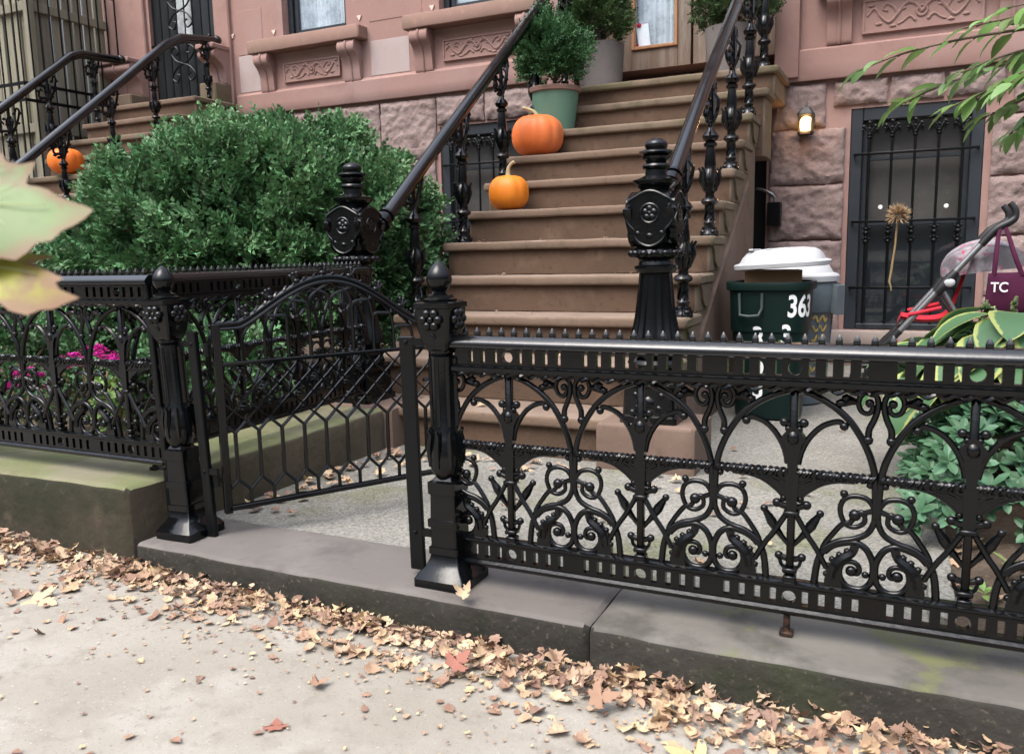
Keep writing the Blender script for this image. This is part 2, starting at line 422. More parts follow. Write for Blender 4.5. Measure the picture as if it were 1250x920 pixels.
    def prism(self, poly, axis, a, b):
        """poly of 2d points extruded along axis x, y or z from a to b"""
        def p3(p, t):
            return {'x': (t, p[0], p[1]), 'y': (p[0], t, p[1]), 'z': (p[0], p[1], t)}[axis]
        va = [self.bm.verts.new(p3(p, a)) for p in poly]
        vb = [self.bm.verts.new(p3(p, b)) for p in poly]
        if len(poly) > 4:
            for tri in tessellate_polygon([[Vector((p[0], p[1], 0)) for p in poly]]):
                self.bm.faces.new([va[i] for i in tri])
                self.bm.faces.new([vb[i] for i in tri[::-1]])
        else:
            self.bm.faces.new(va)
            self.bm.faces.new(vb[::-1])
        for i in range(len(poly)):
            j = (i + 1) % len(poly)
            self.bm.faces.new((va[i], vb[i], vb[j], va[j]))
        return self
    def quad(self, a, b, c, d):
        self.bm.faces.new([self.bm.verts.new(Vector(p)) for p in (a, b, c, d)])
        return self
    def leaf(self, base, dirv, up, L, W, fold=.15, droop=.2, nl=5, shape='ovate', twist=0., uv=True):
        """one curved leaf blade of 2 x nl quads; uv.v is 0 at the midrib and 1 at the margin"""
        if uv and self.uv is None:
            self.uv = self.bm.loops.layers.uv.new('UVMap')
        d = Vector(dirv).normalized()
        u = Vector(up)
        s = d.cross(u)
        if s.length < 1e-5:
            s = d.orthogonal()
        s.normalize()
        u = s.cross(d).normalized()
        rows = []
        pos = Vector(base)
        for i in range(nl + 1):
            t = i / nl
            if shape == 'ovate':
                w = math.sin(PI * min(1, t ** .75)) ** .8 if 0 < t < 1 else 0
            elif shape == 'lance':
                w = math.sin(PI * t) ** .9 if 0 < t < 1 else 0
            elif shape == 'hosta':
                w = (math.sin(PI * t ** .62)) ** .75 if 0 < t < 1 else 0
            else:
                w = 1 - t
            w *= W / 2
            ang = -droop * t
            dd = d * math.cos(ang) + u * math.sin(ang)
            uu = u * math.cos(ang) - d * math.sin(ang)
            if i:
                pos = pos + dd * (L / nl)
            a = twist * t
            ss = s * math.cos(a) + uu * math.sin(a)
            l = self.bm.verts.new(pos - ss * w + uu * w * fold * 2)
            m = self.bm.verts.new(pos)
            r = self.bm.verts.new(pos + ss * w + uu * w * fold * 2)
            rows.append((l, m, r))
        for i in range(nl):
            (l0, m0, r0), (l1, m1, r1) = rows[i], rows[i + 1]
            for vs, vv in (((l0, m0, m1, l1), (1, 0, 0, 1)), ((m0, r0, r1, m1), (0, 1, 1, 0))):
                f = self.bm.faces.new(vs)
                if uv:
                    end = (1 if i == nl - 1 else 0)
                    st = (1 if i == 0 else 0)
                    for lp, v in zip(f.loops, vv):
                        lp[self.uv].uv = ((i) / nl, v)
        return self
    # --- linking
    def build(self, name, mat, parent=None, smooth=35, label=None, local=False, loc=None):
        bm = self.bm
        bmesh.ops.remove_doubles(bm, verts=bm.verts, dist=1e-6)
        bmesh.ops.recalc_face_normals(bm, faces=bm.faces) if smooth != 'leaf' else None
        me = bpy.data.meshes.new(name)
        off = Vector((0, 0, 0))
        if parent is not None and not local:
            off = WLOC.get(parent.name, Vector((0, 0, 0)))
        elif loc is not None:
            off = Vector(loc)
        if off.length:
            bmesh.ops.translate(bm, verts=bm.verts, vec=-off)
        bm.to_mesh(me)
        bm.free()
        for m in (mat if isinstance(mat, (list, tuple)) else [mat]):
            me.materials.append(m)
        if smooth:
            me.shade_smooth()
            if smooth != 'leaf':
                me.set_sharp_from_angle(angle=R(smooth))
        o = bpy.data.objects.new(name, me)
        col.objects.link(o)
        if parent is not None:
            o.parent = parent
        elif loc is not None:
            o.location = off
        WLOC[o.name] = off
        if label:
            o['label'] = label
        return o

def tag(o, label=None, cat=None, group=None, kind=None):
    if label: o['label'] = label
    if cat: o['category'] = cat
    if group: o['group'] = group
    if kind: o['kind'] = kind
    return o

def thing(name, label, cat, loc=(0, 0, 0), rotz=0, group=None):
    o = bpy.data.objects.new(name, None)
    o.empty_display_size = .1
    col.objects.link(o)
    o.location = loc
    o.rotation_euler = (0, 0, rotz)
    WLOC[o.name] = Vector(loc)
    return tag(o, label, cat, group)

def copy_obj(o, parent):
    c = o.copy()
    col.objects.link(c)
    c.parent = parent
    WLOC[c.name] = WLOC.get(o.name, Vector((0, 0, 0))).copy()
    return c

def plate(mb, x0, x1, z0, z1, y0, y1, holes):
    """flat plate in xz with rectangular / round holes, extruded from y0 to y1; holes: ('r',x0,x1,z0,z1) or ('c',x,z,r)"""
    loops = [[(x0, z0), (x1, z0), (x1, z1), (x0, z1)]]
    for h in holes:
        if h[0] == 'r':
            loops.append([(h[1], h[3]), (h[2], h[3]), (h[2], h[4]), (h[1], h[4])])
        else:
            loops.append([(h[1] + h[3] * math.cos(2 * PI * k / 12), h[2] + h[3] * math.sin(2 * PI * k / 12)) for k in range(12)])
    tmp = bmesh.new()
    es = []
    for lp in loops:
        vs = [tmp.verts.new((p[0], 0, p[1])) for p in lp]
        for i in range(len(vs)):
            es.append(tmp.edges.new((vs[i], vs[(i + 1) % len(vs)])))
    bmesh.ops.triangle_fill(tmp, use_beauty=True, use_dissolve=False, edges=es)
    faces = [[v.co.copy() for v in f.verts] for f in tmp.faces]
    tmp.free()
    for yy in (y0, y1):
        for f in faces:
            mb.bm.faces.new([mb.bm.verts.new((p.x, yy, p.z)) for p in f])
    for lp in loops:
        for i in range(len(lp)):
            a, b = lp[i], lp[(i + 1) % len(lp)]
            mb.quad((a[0], y0, a[1]), (b[0], y0, b[1]), (b[0], y1, b[1]), (a[0], y1, a[1]))
    return mb

def wall_cells(mb, x0, x1, z0, z1, y, openings, depth):
    """front sheet at y with rectangular openings and their reveals going back by depth"""
    xs = sorted({x0, x1, *[o[0] for o in openings], *[o[1] for o in openings]})
    zs = sorted({z0, z1, *[o[2] for o in openings], *[o[3] for o in openings]})
    xs = [x for x in xs if x0 <= x <= x1]
    zs = [z for z in zs if z0 <= z <= z1]
    for a, b in zip(xs[:-1], xs[1:]):
        for c, d in zip(zs[:-1], zs[1:]):
            mx, mz = (a + b) / 2, (c + d) / 2
            if any(o[0] < mx < o[1] and o[2] < mz < o[3] for o in openings):
                continue
            mb.quad((a, y, c), (b, y, c), (b, y, d), (a, y, d))
    for o in openings:
        a, b, c, d = o[0], o[1], max(o[2], z0), min(o[3], z1)
        mb.quad((a, y, c), (a, y + depth, c), (a, y + depth, d), (a, y, d))
        mb.quad((b, y, c), (b, y, d), (b, y + depth, d), (b, y + depth, c))
        mb.quad((a, y, d), (b, y, d), (b, y + depth, d), (a, y + depth, d))
        mb.quad((a, y, c), (a, y + depth, c), (b, y + depth, c), (b, y, c))
    # back and rim so the wall has thickness
    mb.quad((x0, y, z0), (x0, y, z1), (x0, y + depth, z1), (x0, y + depth, z0))
    mb.quad((x1, y, z0), (x1, y + depth, z0), (x1, y + depth, z1), (x1, y, z1))
    mb.quad((x0, y, z1), (x1, y, z1), (x1, y + depth, z1), (x0, y + depth, z1))
    return mb

def rust_block(mb, x0, x1, z0, z1, y, depth=.05, seed=0, margin=.007):
    """rock-faced block standing proud of the wall sheet, with broken edges and a hollowed, pitched face"""
    w, h = x1 - x0, z1 - z0
    nx = max(6, int(w / .017)); nz = max(6, int(h / .017))
    def face(x, z):
        p = Vector((x * 2.6 + seed * 7.1, seed * 3.3, z * 2.6))
        n = .28 * mnoise.noise(p) + .32 * (1 - 2 * abs(mnoise.noise(p * 2.9 + Vector((3, 1, 7))))) + .28 * mnoise.noise(p * 5.1) + .26 * (1 - 2 * abs(mnoise.noise(p * 9.7))) + .20 * mnoise.noise(p * 19)
        return depth * (.75 + .85 * n)
    grid = []
    for j in range(-1, nz + 2):
        row = []
        jj = min(max(j, 0), nz)
        for i in range(-1, nx + 2):
            ii = min(max(i, 0), nx)
            x = x0 + margin + (w - 2 * margin) * ii / nx
            z = z0 + margin + (h - 2 * margin) * jj / nz
            if jj in (0, nz): z += .010 * mnoise.noise(Vector((x * 11, seed, jj * 3.1))) + .006 * mnoise.noise(Vector((x * 37, seed, jj)))
            if ii in (0, nx): x += .007 * mnoise.noise(Vector((ii * 3.1, seed, z * 12))) + .004 * mnoise.noise(Vector((ii, seed, z * 40)))
            border = i in (-1, nx + 1) or j in (-1, nz + 1)
            e = min(ii, nx - ii, jj, nz - jj)
            k = (.50, .78, .93)[e] if e < 3 else 1
            yy = y + .003 if border else y - max(.006, face(x, z) * k)
            row.append(mb.bm.verts.new((x, yy, z)))
        grid.append(row)
    for a, b in zip(grid[:-1], grid[1:]):
        for i in range(len(a) - 1):
            mb.bm.faces.new((a[i], a[i + 1], b[i + 1], b[i]))
    return mb

def text_mesh(txt, size, extrude=0.001, bold=.012):
    cu = bpy.data.curves.new('lettering', 'FONT')
    cu.body = txt
    cu.size = size
    cu.extrude = extrude
    cu.offset = bold * size
    cu.align_x = 'CENTER'
    cu.align_y = 'CENTER'
    ob = bpy.data.objects.new('lettering', cu)
    col.objects.link(ob)
    dg = bpy.context.evaluated_depsgraph_get()
    dg.update()
    me = bpy.data.meshes.new_from_object(ob.evaluated_get(dg))
    bm = bmesh.new(); bm.from_mesh(me)
    bmesh.ops.triangulate(bm, faces=bm.faces)
    for _ in range(4):
        le = [e for e in bm.edges if e.calc_length() > size * .12]
        if not le: break
        bmesh.ops.subdivide_edges(bm, edges=le, cuts=1)
        bmesh.ops.triangulate(bm, faces=[f for f in bm.faces if len(f.verts) > 3])
    bm.to_mesh(me); bm.free()
    bpy.data.objects.remove(ob)
    bpy.data.curves.remove(cu)
    return me

# ------------------------------------------------------------------ helpers for stone
def stone(mb, x0, x1, poly, step=.045, amp=.003, seed=0, endround=.012):
    """long stone along x: poly is its (y, z) cross-section; edges wander a little as worn stone does"""
    n = max(2, int((x1 - x0) / step))
    xs = [x0, x0 + endround] + [x0 + (x1 - x0) * i / n for i in range(1, n)] + [x1 - endround, x1]
    cy = sum(p[0] for p in poly) / len(poly)
    cz = sum(p[1] for p in poly) / len(poly)
    rings = []
    for i, x in enumerate(xs):
        sh = endround if i in (0, len(xs) - 1) else 0
        ring = []
        for (y, z) in poly:
            q = Vector((x * 5 + seed * 3.3, y * 9 + seed, z * 9))
            dy = mnoise.noise(q) * amp + mnoise.noise(q * 4) * amp * .5
            dz = mnoise.noise(q + Vector((9, 4, 2))) * amp + mnoise.noise(q * 4 + Vector((1, 2, 9))) * amp * .5
            yy = y + dy - (sh if y > cy else -sh) * .8
            zz = z + dz - (sh if z > cz else -sh) * .8
            ring.append((x, yy, zz))
        rings.append(ring)
    mb.loft(rings)
    return mb

def rrect(y0, y1, z0, z1, r=.014, seg=3, sub=2):
    """rounded rectangle cross-section, sides subdivided"""
    pts = []
    corners = [((y1 - r, z0 + r), -90), ((y1 - r, z1 - r), 0), ((y0 + r, z1 - r), 90), ((y0 + r, z0 + r), 180)]
    for (c, a0) in corners:
        for k in range(seg + 1):
            a = R(a0 + 90 * k / seg)
            pts.append((c[0] + r * math.cos(a), c[1] + r * math.sin(a)))
    out = []
    for i, p in enumerate(pts):
        q = pts[(i + 1) % len(pts)]
        out.append(p)
        d = math.dist(p, q)
        if d > .05:
            for k in range(1, sub + 1):
                t = k / (sub + 1)
                out.append((p[0] + (q[0] - p[0]) * t, p[1] + (q[1] - p[1]) * t))
    return out

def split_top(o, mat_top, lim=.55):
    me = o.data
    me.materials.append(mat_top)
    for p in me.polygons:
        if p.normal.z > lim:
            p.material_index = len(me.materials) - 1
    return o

# ------------------------------------------------------------------ the setting
def grid_sheet(x0, x1, y0, y1, dx, dy, f):
    mb = MB()
    nx = max(1, int((x1 - x0) / dx)); ny = max(1, int((y1 - y0) / dy))
    vs = [[mb.bm.verts.new((x0 + (x1 - x0) * i / nx, y0 + (y1 - y0) * j / ny, f(x0 + (x1 - x0) * i / nx, y0 + (y1 - y0) * j / ny))) for i in range(nx + 1)] for j in range(ny + 1)]
    for j in range(ny):
        for i in range(nx):
            mb.bm.faces.new((vs[j][i], vs[j][i + 1], vs[j + 1][i + 1], vs[j + 1][i]))
    return mb

def walk_z(x):
    return .03 * min(2.5, max(0, -x - 1.2))
mb = MB()
mb.quad((-150, -150, -.08), (150, -150, -.08), (150, 150, -.08), (-150, 150, -.08))
tag(mb.build('ground', GROUND, smooth=None), kind='structure')
mb = grid_sheet(-9, 5, -4, 1.9, .12, .12, lambda x, y: walk_z(x) + .004 * mnoise.noise(Vector((x * 1.3, y * 1.3, 3))))
tag(mb.build('sidewalk', SIDEWALK, smooth=60), kind='structure')
mb = grid_sheet(-2.35, 4.2, 2.092, 7.4, .15, .15, lambda x, y: .083 + (.012 if y < 2.2 else 0) + .004 * mnoise.noise(Vector((x * 2, y * 2, 0))))
tag(mb.build('path', WALK, smooth=60), kind='structure')
def bed_z(x, y):
    return .235 + .02 * mnoise.noise(Vector((x * 4, y * 4, 0))) + .012 * mnoise.noise(Vector((x * 13, y * 13, 4)))
mb = grid_sheet(-9, -2.6, 2.06, 6.9, .07, .07, bed_z)
tag(mb.build('garden_soil', SOIL, smooth=60), kind='structure')
def bedr_z(x, y):
    return .10 + .05 * min(1, max(0, (x - .14) / .2)) + .018 * mnoise.noise(Vector((x * 5, y * 5, 1))) + .012 * mnoise.noise(Vector((x * 15, y * 15, 4)))
mb = grid_sheet(.13, 3.6, 2.06, 4.9, .05, .05, bedr_z)
tag(mb.build('garden_soil', SOIL, smooth=60), kind='structure')

# kerbs
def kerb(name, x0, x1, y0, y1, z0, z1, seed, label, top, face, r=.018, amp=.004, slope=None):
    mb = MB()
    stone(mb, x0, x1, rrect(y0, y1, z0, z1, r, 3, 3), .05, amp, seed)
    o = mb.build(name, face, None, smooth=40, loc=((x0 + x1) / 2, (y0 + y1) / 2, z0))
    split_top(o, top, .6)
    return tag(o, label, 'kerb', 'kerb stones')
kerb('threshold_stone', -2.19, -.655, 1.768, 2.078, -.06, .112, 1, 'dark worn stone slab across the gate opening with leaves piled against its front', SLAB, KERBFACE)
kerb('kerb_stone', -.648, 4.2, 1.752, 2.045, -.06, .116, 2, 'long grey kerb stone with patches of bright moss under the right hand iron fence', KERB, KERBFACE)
t = thing('garden_kerb', 'thick raised greenish kerb block around the left garden with dark stained front', 'kerb', (-4, 2, 0), 0, 'kerb stones')
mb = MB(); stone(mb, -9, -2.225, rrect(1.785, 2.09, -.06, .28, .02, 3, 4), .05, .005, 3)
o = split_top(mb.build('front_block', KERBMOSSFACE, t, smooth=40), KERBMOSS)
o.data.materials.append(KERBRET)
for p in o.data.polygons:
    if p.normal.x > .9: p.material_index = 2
mb = MB()
# return block: built along x, then turned
stone(mb, 2.1, 3.26, rrect(2.235, 2.60, -.06, .277, .02, 3, 4), .05, .005, 4)
bmesh.ops.transform(mb.bm, verts=mb.bm.verts, matrix=Matrix(((0, -1, 0, 0), (1, 0, 0, 0), (0, 0, 1, 0), (0, 0, 0, 1))))
split_top(mb.build('return_block', KERBRET, t, smooth=40), KERBMOSS)
mb = MB(); stone(mb, 2.15, 4.85, rrect(-.15, -.085, .0, .115, .01, 2, 1), .05, .004, 5)
bmesh.ops.transform(mb.bm, verts=mb.bm.verts, matrix=Matrix(((0, -1, 0, 0), (1, 0, 0, 0), (0, 0, 1, 0), (0, 0, 0, 1))))
o = mb.build('bed_edging', WALK, None, smooth=40, loc=(.12, 3.5, .0))
tag(o, 'low concrete edging strip along the planting bed on the right', 'edging')

# ------------------------------------------------------------------ houses
FY = 6.9
def scroll_bracket(mb, x0, x1, y, z0, z1, d):
    """console: S-curved profile in yz, extruded in x; d is how far it stands out at the top"""
    h = z1 - z0
    prof = spline([(y, z0), (y - d * .28, z0 + .02 * h), (y - d * .36, z0 + .18 * h), (y - d * .42, z0 + .42 * h), (y - d * .62, z0 + .6 * h), (y - d * .95, z0 + .74 * h), (y - d, z0 + .88 * h), (y - d * .86, z0 + .985 * h)], 4)
    poly = [(p.x, p.y) for p in prof] + [(y, z1)]
    mb.prism(poly, 'x', x0, x1)
    # side volute
    for xx, s in ((x0, -1), (x1, 1)):
        mb.tube([(xx + s * .003, y - d * .8, z0 + .86 * h), (xx - s * .02, y - d * .8, z0 + .86 * h)], d * .17, 10)
    # central rib on the front
    rib = [((x0 + x1) / 2, p.x - .004, p.y) for p in prof[4:-1]]
    mb.tube(rib, .012, 6)
    return mb

def vine_panel(parent, x0, x1, z0, z1, y):
    mb = MB()
    fr = .022
    mb.box(x0, x1, y - .012, y + .01, z0, z1, .003)
    o = mb.build('carved_panel', PINK, parent)
    mb = MB()
    w, h = x1 - x0, z1 - z0
    cx, cz = (x0 + x1) / 2, (z0 + z1) / 2
    yy = y - .014
    for s in (-1, 1):
        mb.tube([(p.x, yy, p.y) for p in spline([(cx, cz - .02 * h), (cx + s * .06 * w, cz + .22 * h), (cx + s * .13 * w, cz + .26 * h), (cx + s * .2 * w, cz), (cx + s * .27 * w, cz - .22 * h), (cx + s * .34 * w, cz - .05 * h), (cx + s * .4 * w, cz + .2 * h), (cx + s * .46 * w, cz + .02 * h)], 6)], [.012, .012, .011, .01, .008], 6)
        mb.tube([(p.x, yy, p.y) for p in spline([(cx + s * .2 * w, cz), (cx + s * .24 * w, cz + .2 * h), (cx + s * .3 * w, cz + .3 * h), (cx + s * .33 * w, cz + .16 * h), (cx + s * .285 * w, cz + .1 * h)], 6)], [.01, .009, .007], 6)
        mb.tube([(p.x, yy, p.y) for p in spline([(cx + s * .05 * w, cz - .25 * h), (cx + s * .1 * w, cz - .12 * h), (cx + s * .16 * w, cz - .25 * h), (cx + s * .2 * w, cz - .3 * h)], 6)], [.01, .008, .006], 6)
        for (u, v, a) in ((.09, .33, 40), (.16, .12, -30), (.36, -.24, 20), (.43, .3, 50), (.24, -.33, -15)):
            mb.ball((cx + s * u * w, yy, cz + v * h), .018, 1.5, .5, .75, 1)
    mb.tube([(cx + .035 * math.cos(a * PI / 6), yy, cz + .035 * math.sin(a * PI / 6)) for a in range(13)], .009, 6)
    mb.ball((cx, yy, cz), .014, 1, .8, 1, 1)
    for zz in (z0 + .012, z1 - .012):
        mb.bar((x0, y - .014, zz), (x1, y - .014, zz), .014, .014)
    for xx in (x0 + .007, x1 - .007):
        mb.bar((xx, y - .014, z0 + .02), (xx, y - .014, z1 - .02), .014, .014)
    mb.build('vine_relief', PINK, o, smooth=50)
    return o

def sash_window(parent, x0, x1, z0, z1, y, curtain=CURTAIN, name='window'):
    """dark frame set back in its opening > glass, curtain"""
    f = .055
    mb = MB()
    mb.box(x0, x0 + f, y, y + .07, z0, z1, .004)
    mb.box(x1 - f, x1, y, y + .07, z0, z1, .004)
    mb.box(x0 + f, x1 - f, y + .002, y + .068, z0, z0 + f, .004)
    mb.box(x0 + f, x1 - f, y + .002, y + .068, z1 - f, z1, .004)
    # inner sash
    g = .04
    a, b = x0 + f + .008, x1 - f - .008
    mb.box(a, a + g, y + .03, y + .06, z0 + f, z1 - f, .003)
    mb.box(b - g, b, y + .03, y + .06, z0 + f, z1 - f, .003)
    mb.box(a + g, b - g, y + .031, y + .059, z0 + f, z0 + f + g, .003)
    zm = (z0 + z1) / 2
    mb.box(a + g, b - g, y + .028, y + .061, zm - .02, zm + .02, .003)
    w = mb.build(name, WINFRAME, parent)
    mb = MB()
    mb.quad((a + g, y + .045, z0 + f + g), (b - g, y + .045, z0 + f + g), (b - g, y + .045, z1 - f), (a + g, y + .045, z1 - f))
    mb.build('pane', GLASS, w, smooth=None)
    mb = MB()
    n = 46
    A = [(a + (b - a) * i / n, y + .078 + .008 * math.sin(i * 1.9) + .006 * math.sin(i * 4.1)) for i in range(n + 1)]
    for (p, q) in zip(A[:-1], A[1:]):
        mb.quad((p[0], p[1], z0 + .02), (q[0], q[1], z0 + .02), (q[0], q[1], z1), (p[0], p[1], z1))
    mb.build('curtain', curtain, w, smooth=60)
    return w

def window_bay(parent, wx0, wx1, z_sill_bot, z_win, ztop, sx0, sx1, bz0, brackets, panel):
    sash_window(parent, wx0, wx1, z_win, ztop, FY + .09)
    mb = MB()
    stone(mb, sx0, sx1, rrect(FY - .15, FY + .1, z_sill_bot, z_win - .012, .012, 2, 1), .08, .002, int(sx0 * 10))
    sl = mb.build('sill', SILLM, parent)
    for (a, b) in brackets:
        mb = MB(); scroll_bracket(mb, a, b, FY + .005, bz0, z_sill_bot - .002, .15)
        mb.build('bracket', PINK, parent, smooth=40)
    vine_panel(parent, panel[0], panel[1], panel[2], panel[3], FY - .006)

def chamfer_stop(mb, x, z):
    mb.prism([(x - .026, z + .022), (x + .026, z + .022), (x, z - .024)], 'y', FY - .012, FY + .003)

HZ = 6.2
# ---- left house
LH = thing('brownstone_house', 'pink brownstone house on the left with two windows over carved sill panels', 'house', (-5.5, 6.9, .0), 0, 'brownstone houses')
w1 = (-5.737, -4.967, 3.166, 5.1); w2 = (-3.94, -3.13, 3.166, 5.1)
nd = (-7.56, -6.64, 2.61, 5.2)
mb = MB(); wall_cells(mb, -8.28, -2.86, 2.66, HZ, FY, [w1, w2, nd], .32)
mb.build('wall', PINK, LH, smooth=None)
CHIP = M('pale_stone_chip', (.62, .47, .41), .85, layers=[(30, .5, .7, (.5, .36, .31), .6)])
for (x, z) in ((-7.84, 3.30), (-6.39, 3.27), (-5.85, 3.24), (-4.81, 3.24), (-4.01, 3.22), (-3.03, 3.22)):
    mb = MB(); chamfer_stop(mb, x, z)
    mb.build('chamfer_stop', CHIP, LH, smooth=None)
mb = MB()
for (a, b) in ((-6.2, -6.02), (-4.72, -4.56)):
    pass
window_bay(LH, *w1[:2], 3.03, 3.166, 5.1, -6.09, -4.73, 2.66, [(-6.02, -5.85), (-4.99, -4.80)], (-5.74, -5.05, 2.735, 2.93))
window_bay(LH, *w2[:2], 3.03, 3.166, 5.1, -4.25, -2.92, 2.66, [(-4.185, -4.0), (-3.12, -2.95)], (-3.9, -3.2, 2.735, 2.93))
PALE = M('pale_ashlar', (.34, .275, .262), .88, layers=[(2, .42, .66, (.37, .315, .305), .8), (8, .54, .76, (.26, .20, .185), .5), (60, .6, .78, (.24, .18, .165), .4)], bump=[(60, .2, .003)], spec=.2)
for (a, b, c_, d_, m_) in ((-4.70, -4.27, 2.70, 3.015, PALE), (-6.33, -6.06, 2.70, 3.06, PALE), (-4.70, -4.12, 3.19, 4.1, PINK), (-6.33, -6.0, 3.07, 3.5, PINK)):
    mb = MB(); mb.box(a, b, FY - .004, FY + .01, c_, d_, .002)
    mb.build('ashlar_block', m_, LH, smooth=None)
# string course (slopes back on top)
mb = MB(); stone(mb, -6.36, -2.86, [(FY + .05, 2.465), (FY + .05, 2.69), (FY - .005, 2.69), (FY - .035, 2.665), (FY - .05, 2.655), (FY - .05, 2.56), (FY - .05, 2.47), (FY - .045, 2.463)], .1, .002, 8)
mb.build('string_course', PINK, LH, smooth=40)
# basement wall with window opening
bw = (-3.98, -3.0, .45, 2.17)
mb = MB(); wall_cells(mb, -8.28, -2.86, 0, 2.463, FY + .012, [bw], .3)
mb.build('basement_wall', PINK, LH, smooth=None)
mb = MB()
sd = 1
rows = [(0.2, .62), (.62, 1.05), (1.05, 1.47), (1.47, 1.89)]
for z0, z1 in rows:
    for (a, b) in ((-6.2, -5.6), (-5.6, -4.95), (-4.95, -4.45), (-4.45, -4.02)):
        rust_block(mb, a, b, z0, z1, FY + .012, .044, sd); sd += 1
for (a, b) in ((-6.0, -5.3), (-5.3, -4.62), (-4.62, -4.0)):
    rust_block(mb, a, b, 1.89, 2.44, FY + .012, .044, sd); sd += 1
for (a, b) in ((-4.0, -3.5), (-3.5, -2.95)):
    rust_block(mb, a, b, 2.19, 2.44, FY + .012, .042, sd); sd += 1
mb.build('rusticated_stone', RUST, LH, smooth=50)

def grille_window(parent, x0, x1, z0, z1, y, n, finials=True):
    f = .085
    mb = MB()
    mb.box(x0, x0 + f, y, y + .12, z0, z1, .006)
    mb.box(x1 - f, x1, y, y + .12, z0, z1, .006)
    mb.box(x0 + f, x1 - f, y + .002, y + .118, z1 - f * 1.1, z1, .006)
    mb.box(x0 + f, x1 - f, y + .002, y + .118, z0, z0 + .045, .006)
    # sashes further back
    a, b = x0 + f, x1 - f
    zm = z0 + (z1 - z0) * .49
    mb.box(a, a + .035, y + .06, y + .1, z0 + .045, z1 - f * 1.1, .003)
    mb.box(b - .035, b, y + .06, y + .1, z0 + .045, z1 - f * 1.1, .003)
    mb.box(a + .035, b - .035, y + .058, y + .102, zm - .022, zm + .022, .003)
    mb.box(a + .035, b - .035, y + .061, y + .1, z0 + (z1 - z0) * .77, z0 + (z1 - z0) * .785, .002)
    w = mb.build('basement_window', WINFRAME, parent)
    mb = MB()
    mb.quad((a, y + .08, z0 + .045), (b, y + .08, z0 + .045), (b, y + .08, z1 - .09), (a, y + .08, z1 - .09))
    mb.build('pane', GLASS, w, smooth=None)
    mb = MB()
    mb.quad((a, y + .17, zm - .02), (b, y + .17, zm - .02), (b, y + .17, z1), (a, y + .17, z1))
    mb.build('blind', CURTAIN_DIM, w, smooth=None)
    mb = MB()
    mb.quad((a, y + .16, z0), (b, y + .16, z0), (b, y + .16, zm), (a, y + .16, zm))
    mb.build('dark_panel', DARKDOOR, w, smooth=None)
    # the iron grille
    gy = y - .045
    mb = MB()
    gx = [x0 + f + .05 + (x1 - x0 - 2 * f - .1) * i / (n - 1) for i in range(n)]
    zt = z1 - .17
    for zz in (z0 + (z1 - z0) * .795, z0 + (z1 - z0) * .495, z0 + (z1 - z0) * .195):
        mb.bar((x0 + .03, gy, zz), (x1 - .03, gy, zz), .014, .02, bev=.002)
        for xx in (x0 + .035, x1 - .035):
            mb.bar((xx, gy, zz), (xx, y + .01, zz), .014, .014)
    for k, x in enumerate(gx):
        mb.tube([(x, gy + .001, z0 + .05), (x, gy + .001, zt - .05)], .0095, 8)
        # trefoil finial
        mb.lathe([(zt - .06, .013), (zt - .05, .02), (zt - .04, .012), (zt - .03, .018), (zt - .02, .01)], (x, gy), 8)
        for (dx, dz) in ((-.04, .028), (.04, .028), (0, .055)):
            mb.tube([(x, gy, zt - .03), (x + dx * .55, gy, zt + dz * .45), (x + dx, gy, zt + dz)], .008, 6)
            mb.ball((x + dx, gy, zt + dz), .017, 1, .7, 1, 1)
            if dx:
                mb.ball((x + dx * 1.2, gy, zt + dz - .022), .011, 1, .7, 1, 1)
        mb.ball((x, gy, zt + .012), .016, 1, .7, 1, 1)
        # collars below the lock rail
        zc = z0 + (z1 - z0) * .495
        for (dz, r) in ((-.055, .02), (-.085, .026), (-.12, .016), (-.15, .024)):
            mb.ball((x, gy, zc + dz), r, 1, .8, .8, 1)
        for s in (-1, 1):
            mb.ball((x + s * .022, gy, zc - .045), .011, 1, 1, 1, 1)
            mb.ball((x + s * .022, gy, zc - .13), .011, 1, 1, 1, 1)
    mb.build('window_grille', IRON_DULL, w, smooth=50)
    return w
lw = grille_window(LH, -3.98, -3.0, .45, 2.17, FY + .03, 6)
mb = MB(); stone(mb, -4.05, -2.95, rrect(FY - .06, FY + .1, .38, .448, .01, 2, 1), .08, .002, 31)
mb.build('basement_sill', SILLM, LH)

# neighbour's entrance: pilasters, consoles, dark grille door
for (a, b) in ((-8.13, -7.6), (-6.6, -6.40)):
    mb = MB()
    mb.box(a, b, FY - .045, FY + .02, 3.12 if a < -7 else 2.5, HZ - .3, .012)
    mb.build('pilaster', PINK, LH)
for (a, b) in ((-8.1, -7.63), (-6.64, -6.42)):
    mb = MB(); scroll_bracket(mb, a, b, FY - .02, 2.78, 3.12, .24)
    mb.box(a - .01, b + .01, FY - .28, FY + .02, 3.115, 3.165, .008)
    mb.build('console', PINK, LH, smooth=40)
    mb = MB(); mb.box(a, b, FY - .27, FY + .02, 2.52, 2.785, .012)
    mb.build('console_block', STEPMOSS, LH)
mb = MB()
mb.box(-7.56, -6.64, FY + .06, FY + .12, 2.61, 5.2, .004)
dr = mb.build('door', DARKDOOR, LH)
mb = MB()
mb.quad((-7.22, FY + .055, 3.36), (-7.0, FY + .055, 3.36), (-7.0, FY + .055, 4.9), (-7.22, FY + .055, 4.9))
mb.build('curtain', CURTAIN, dr, smooth=None)
mb = MB()
for k in range(8):
    x = -7.5 + k * .115
    mb.tube([(x, FY - .004, 2.64), (x, FY - .004, 5.1)], .008, 6)
for zz in (2.72, 3.3, 3.9, 4.5):
    mb.bar((-7.55, FY - .0041, zz), (-6.65, FY - .0041, zz), .014, .02)
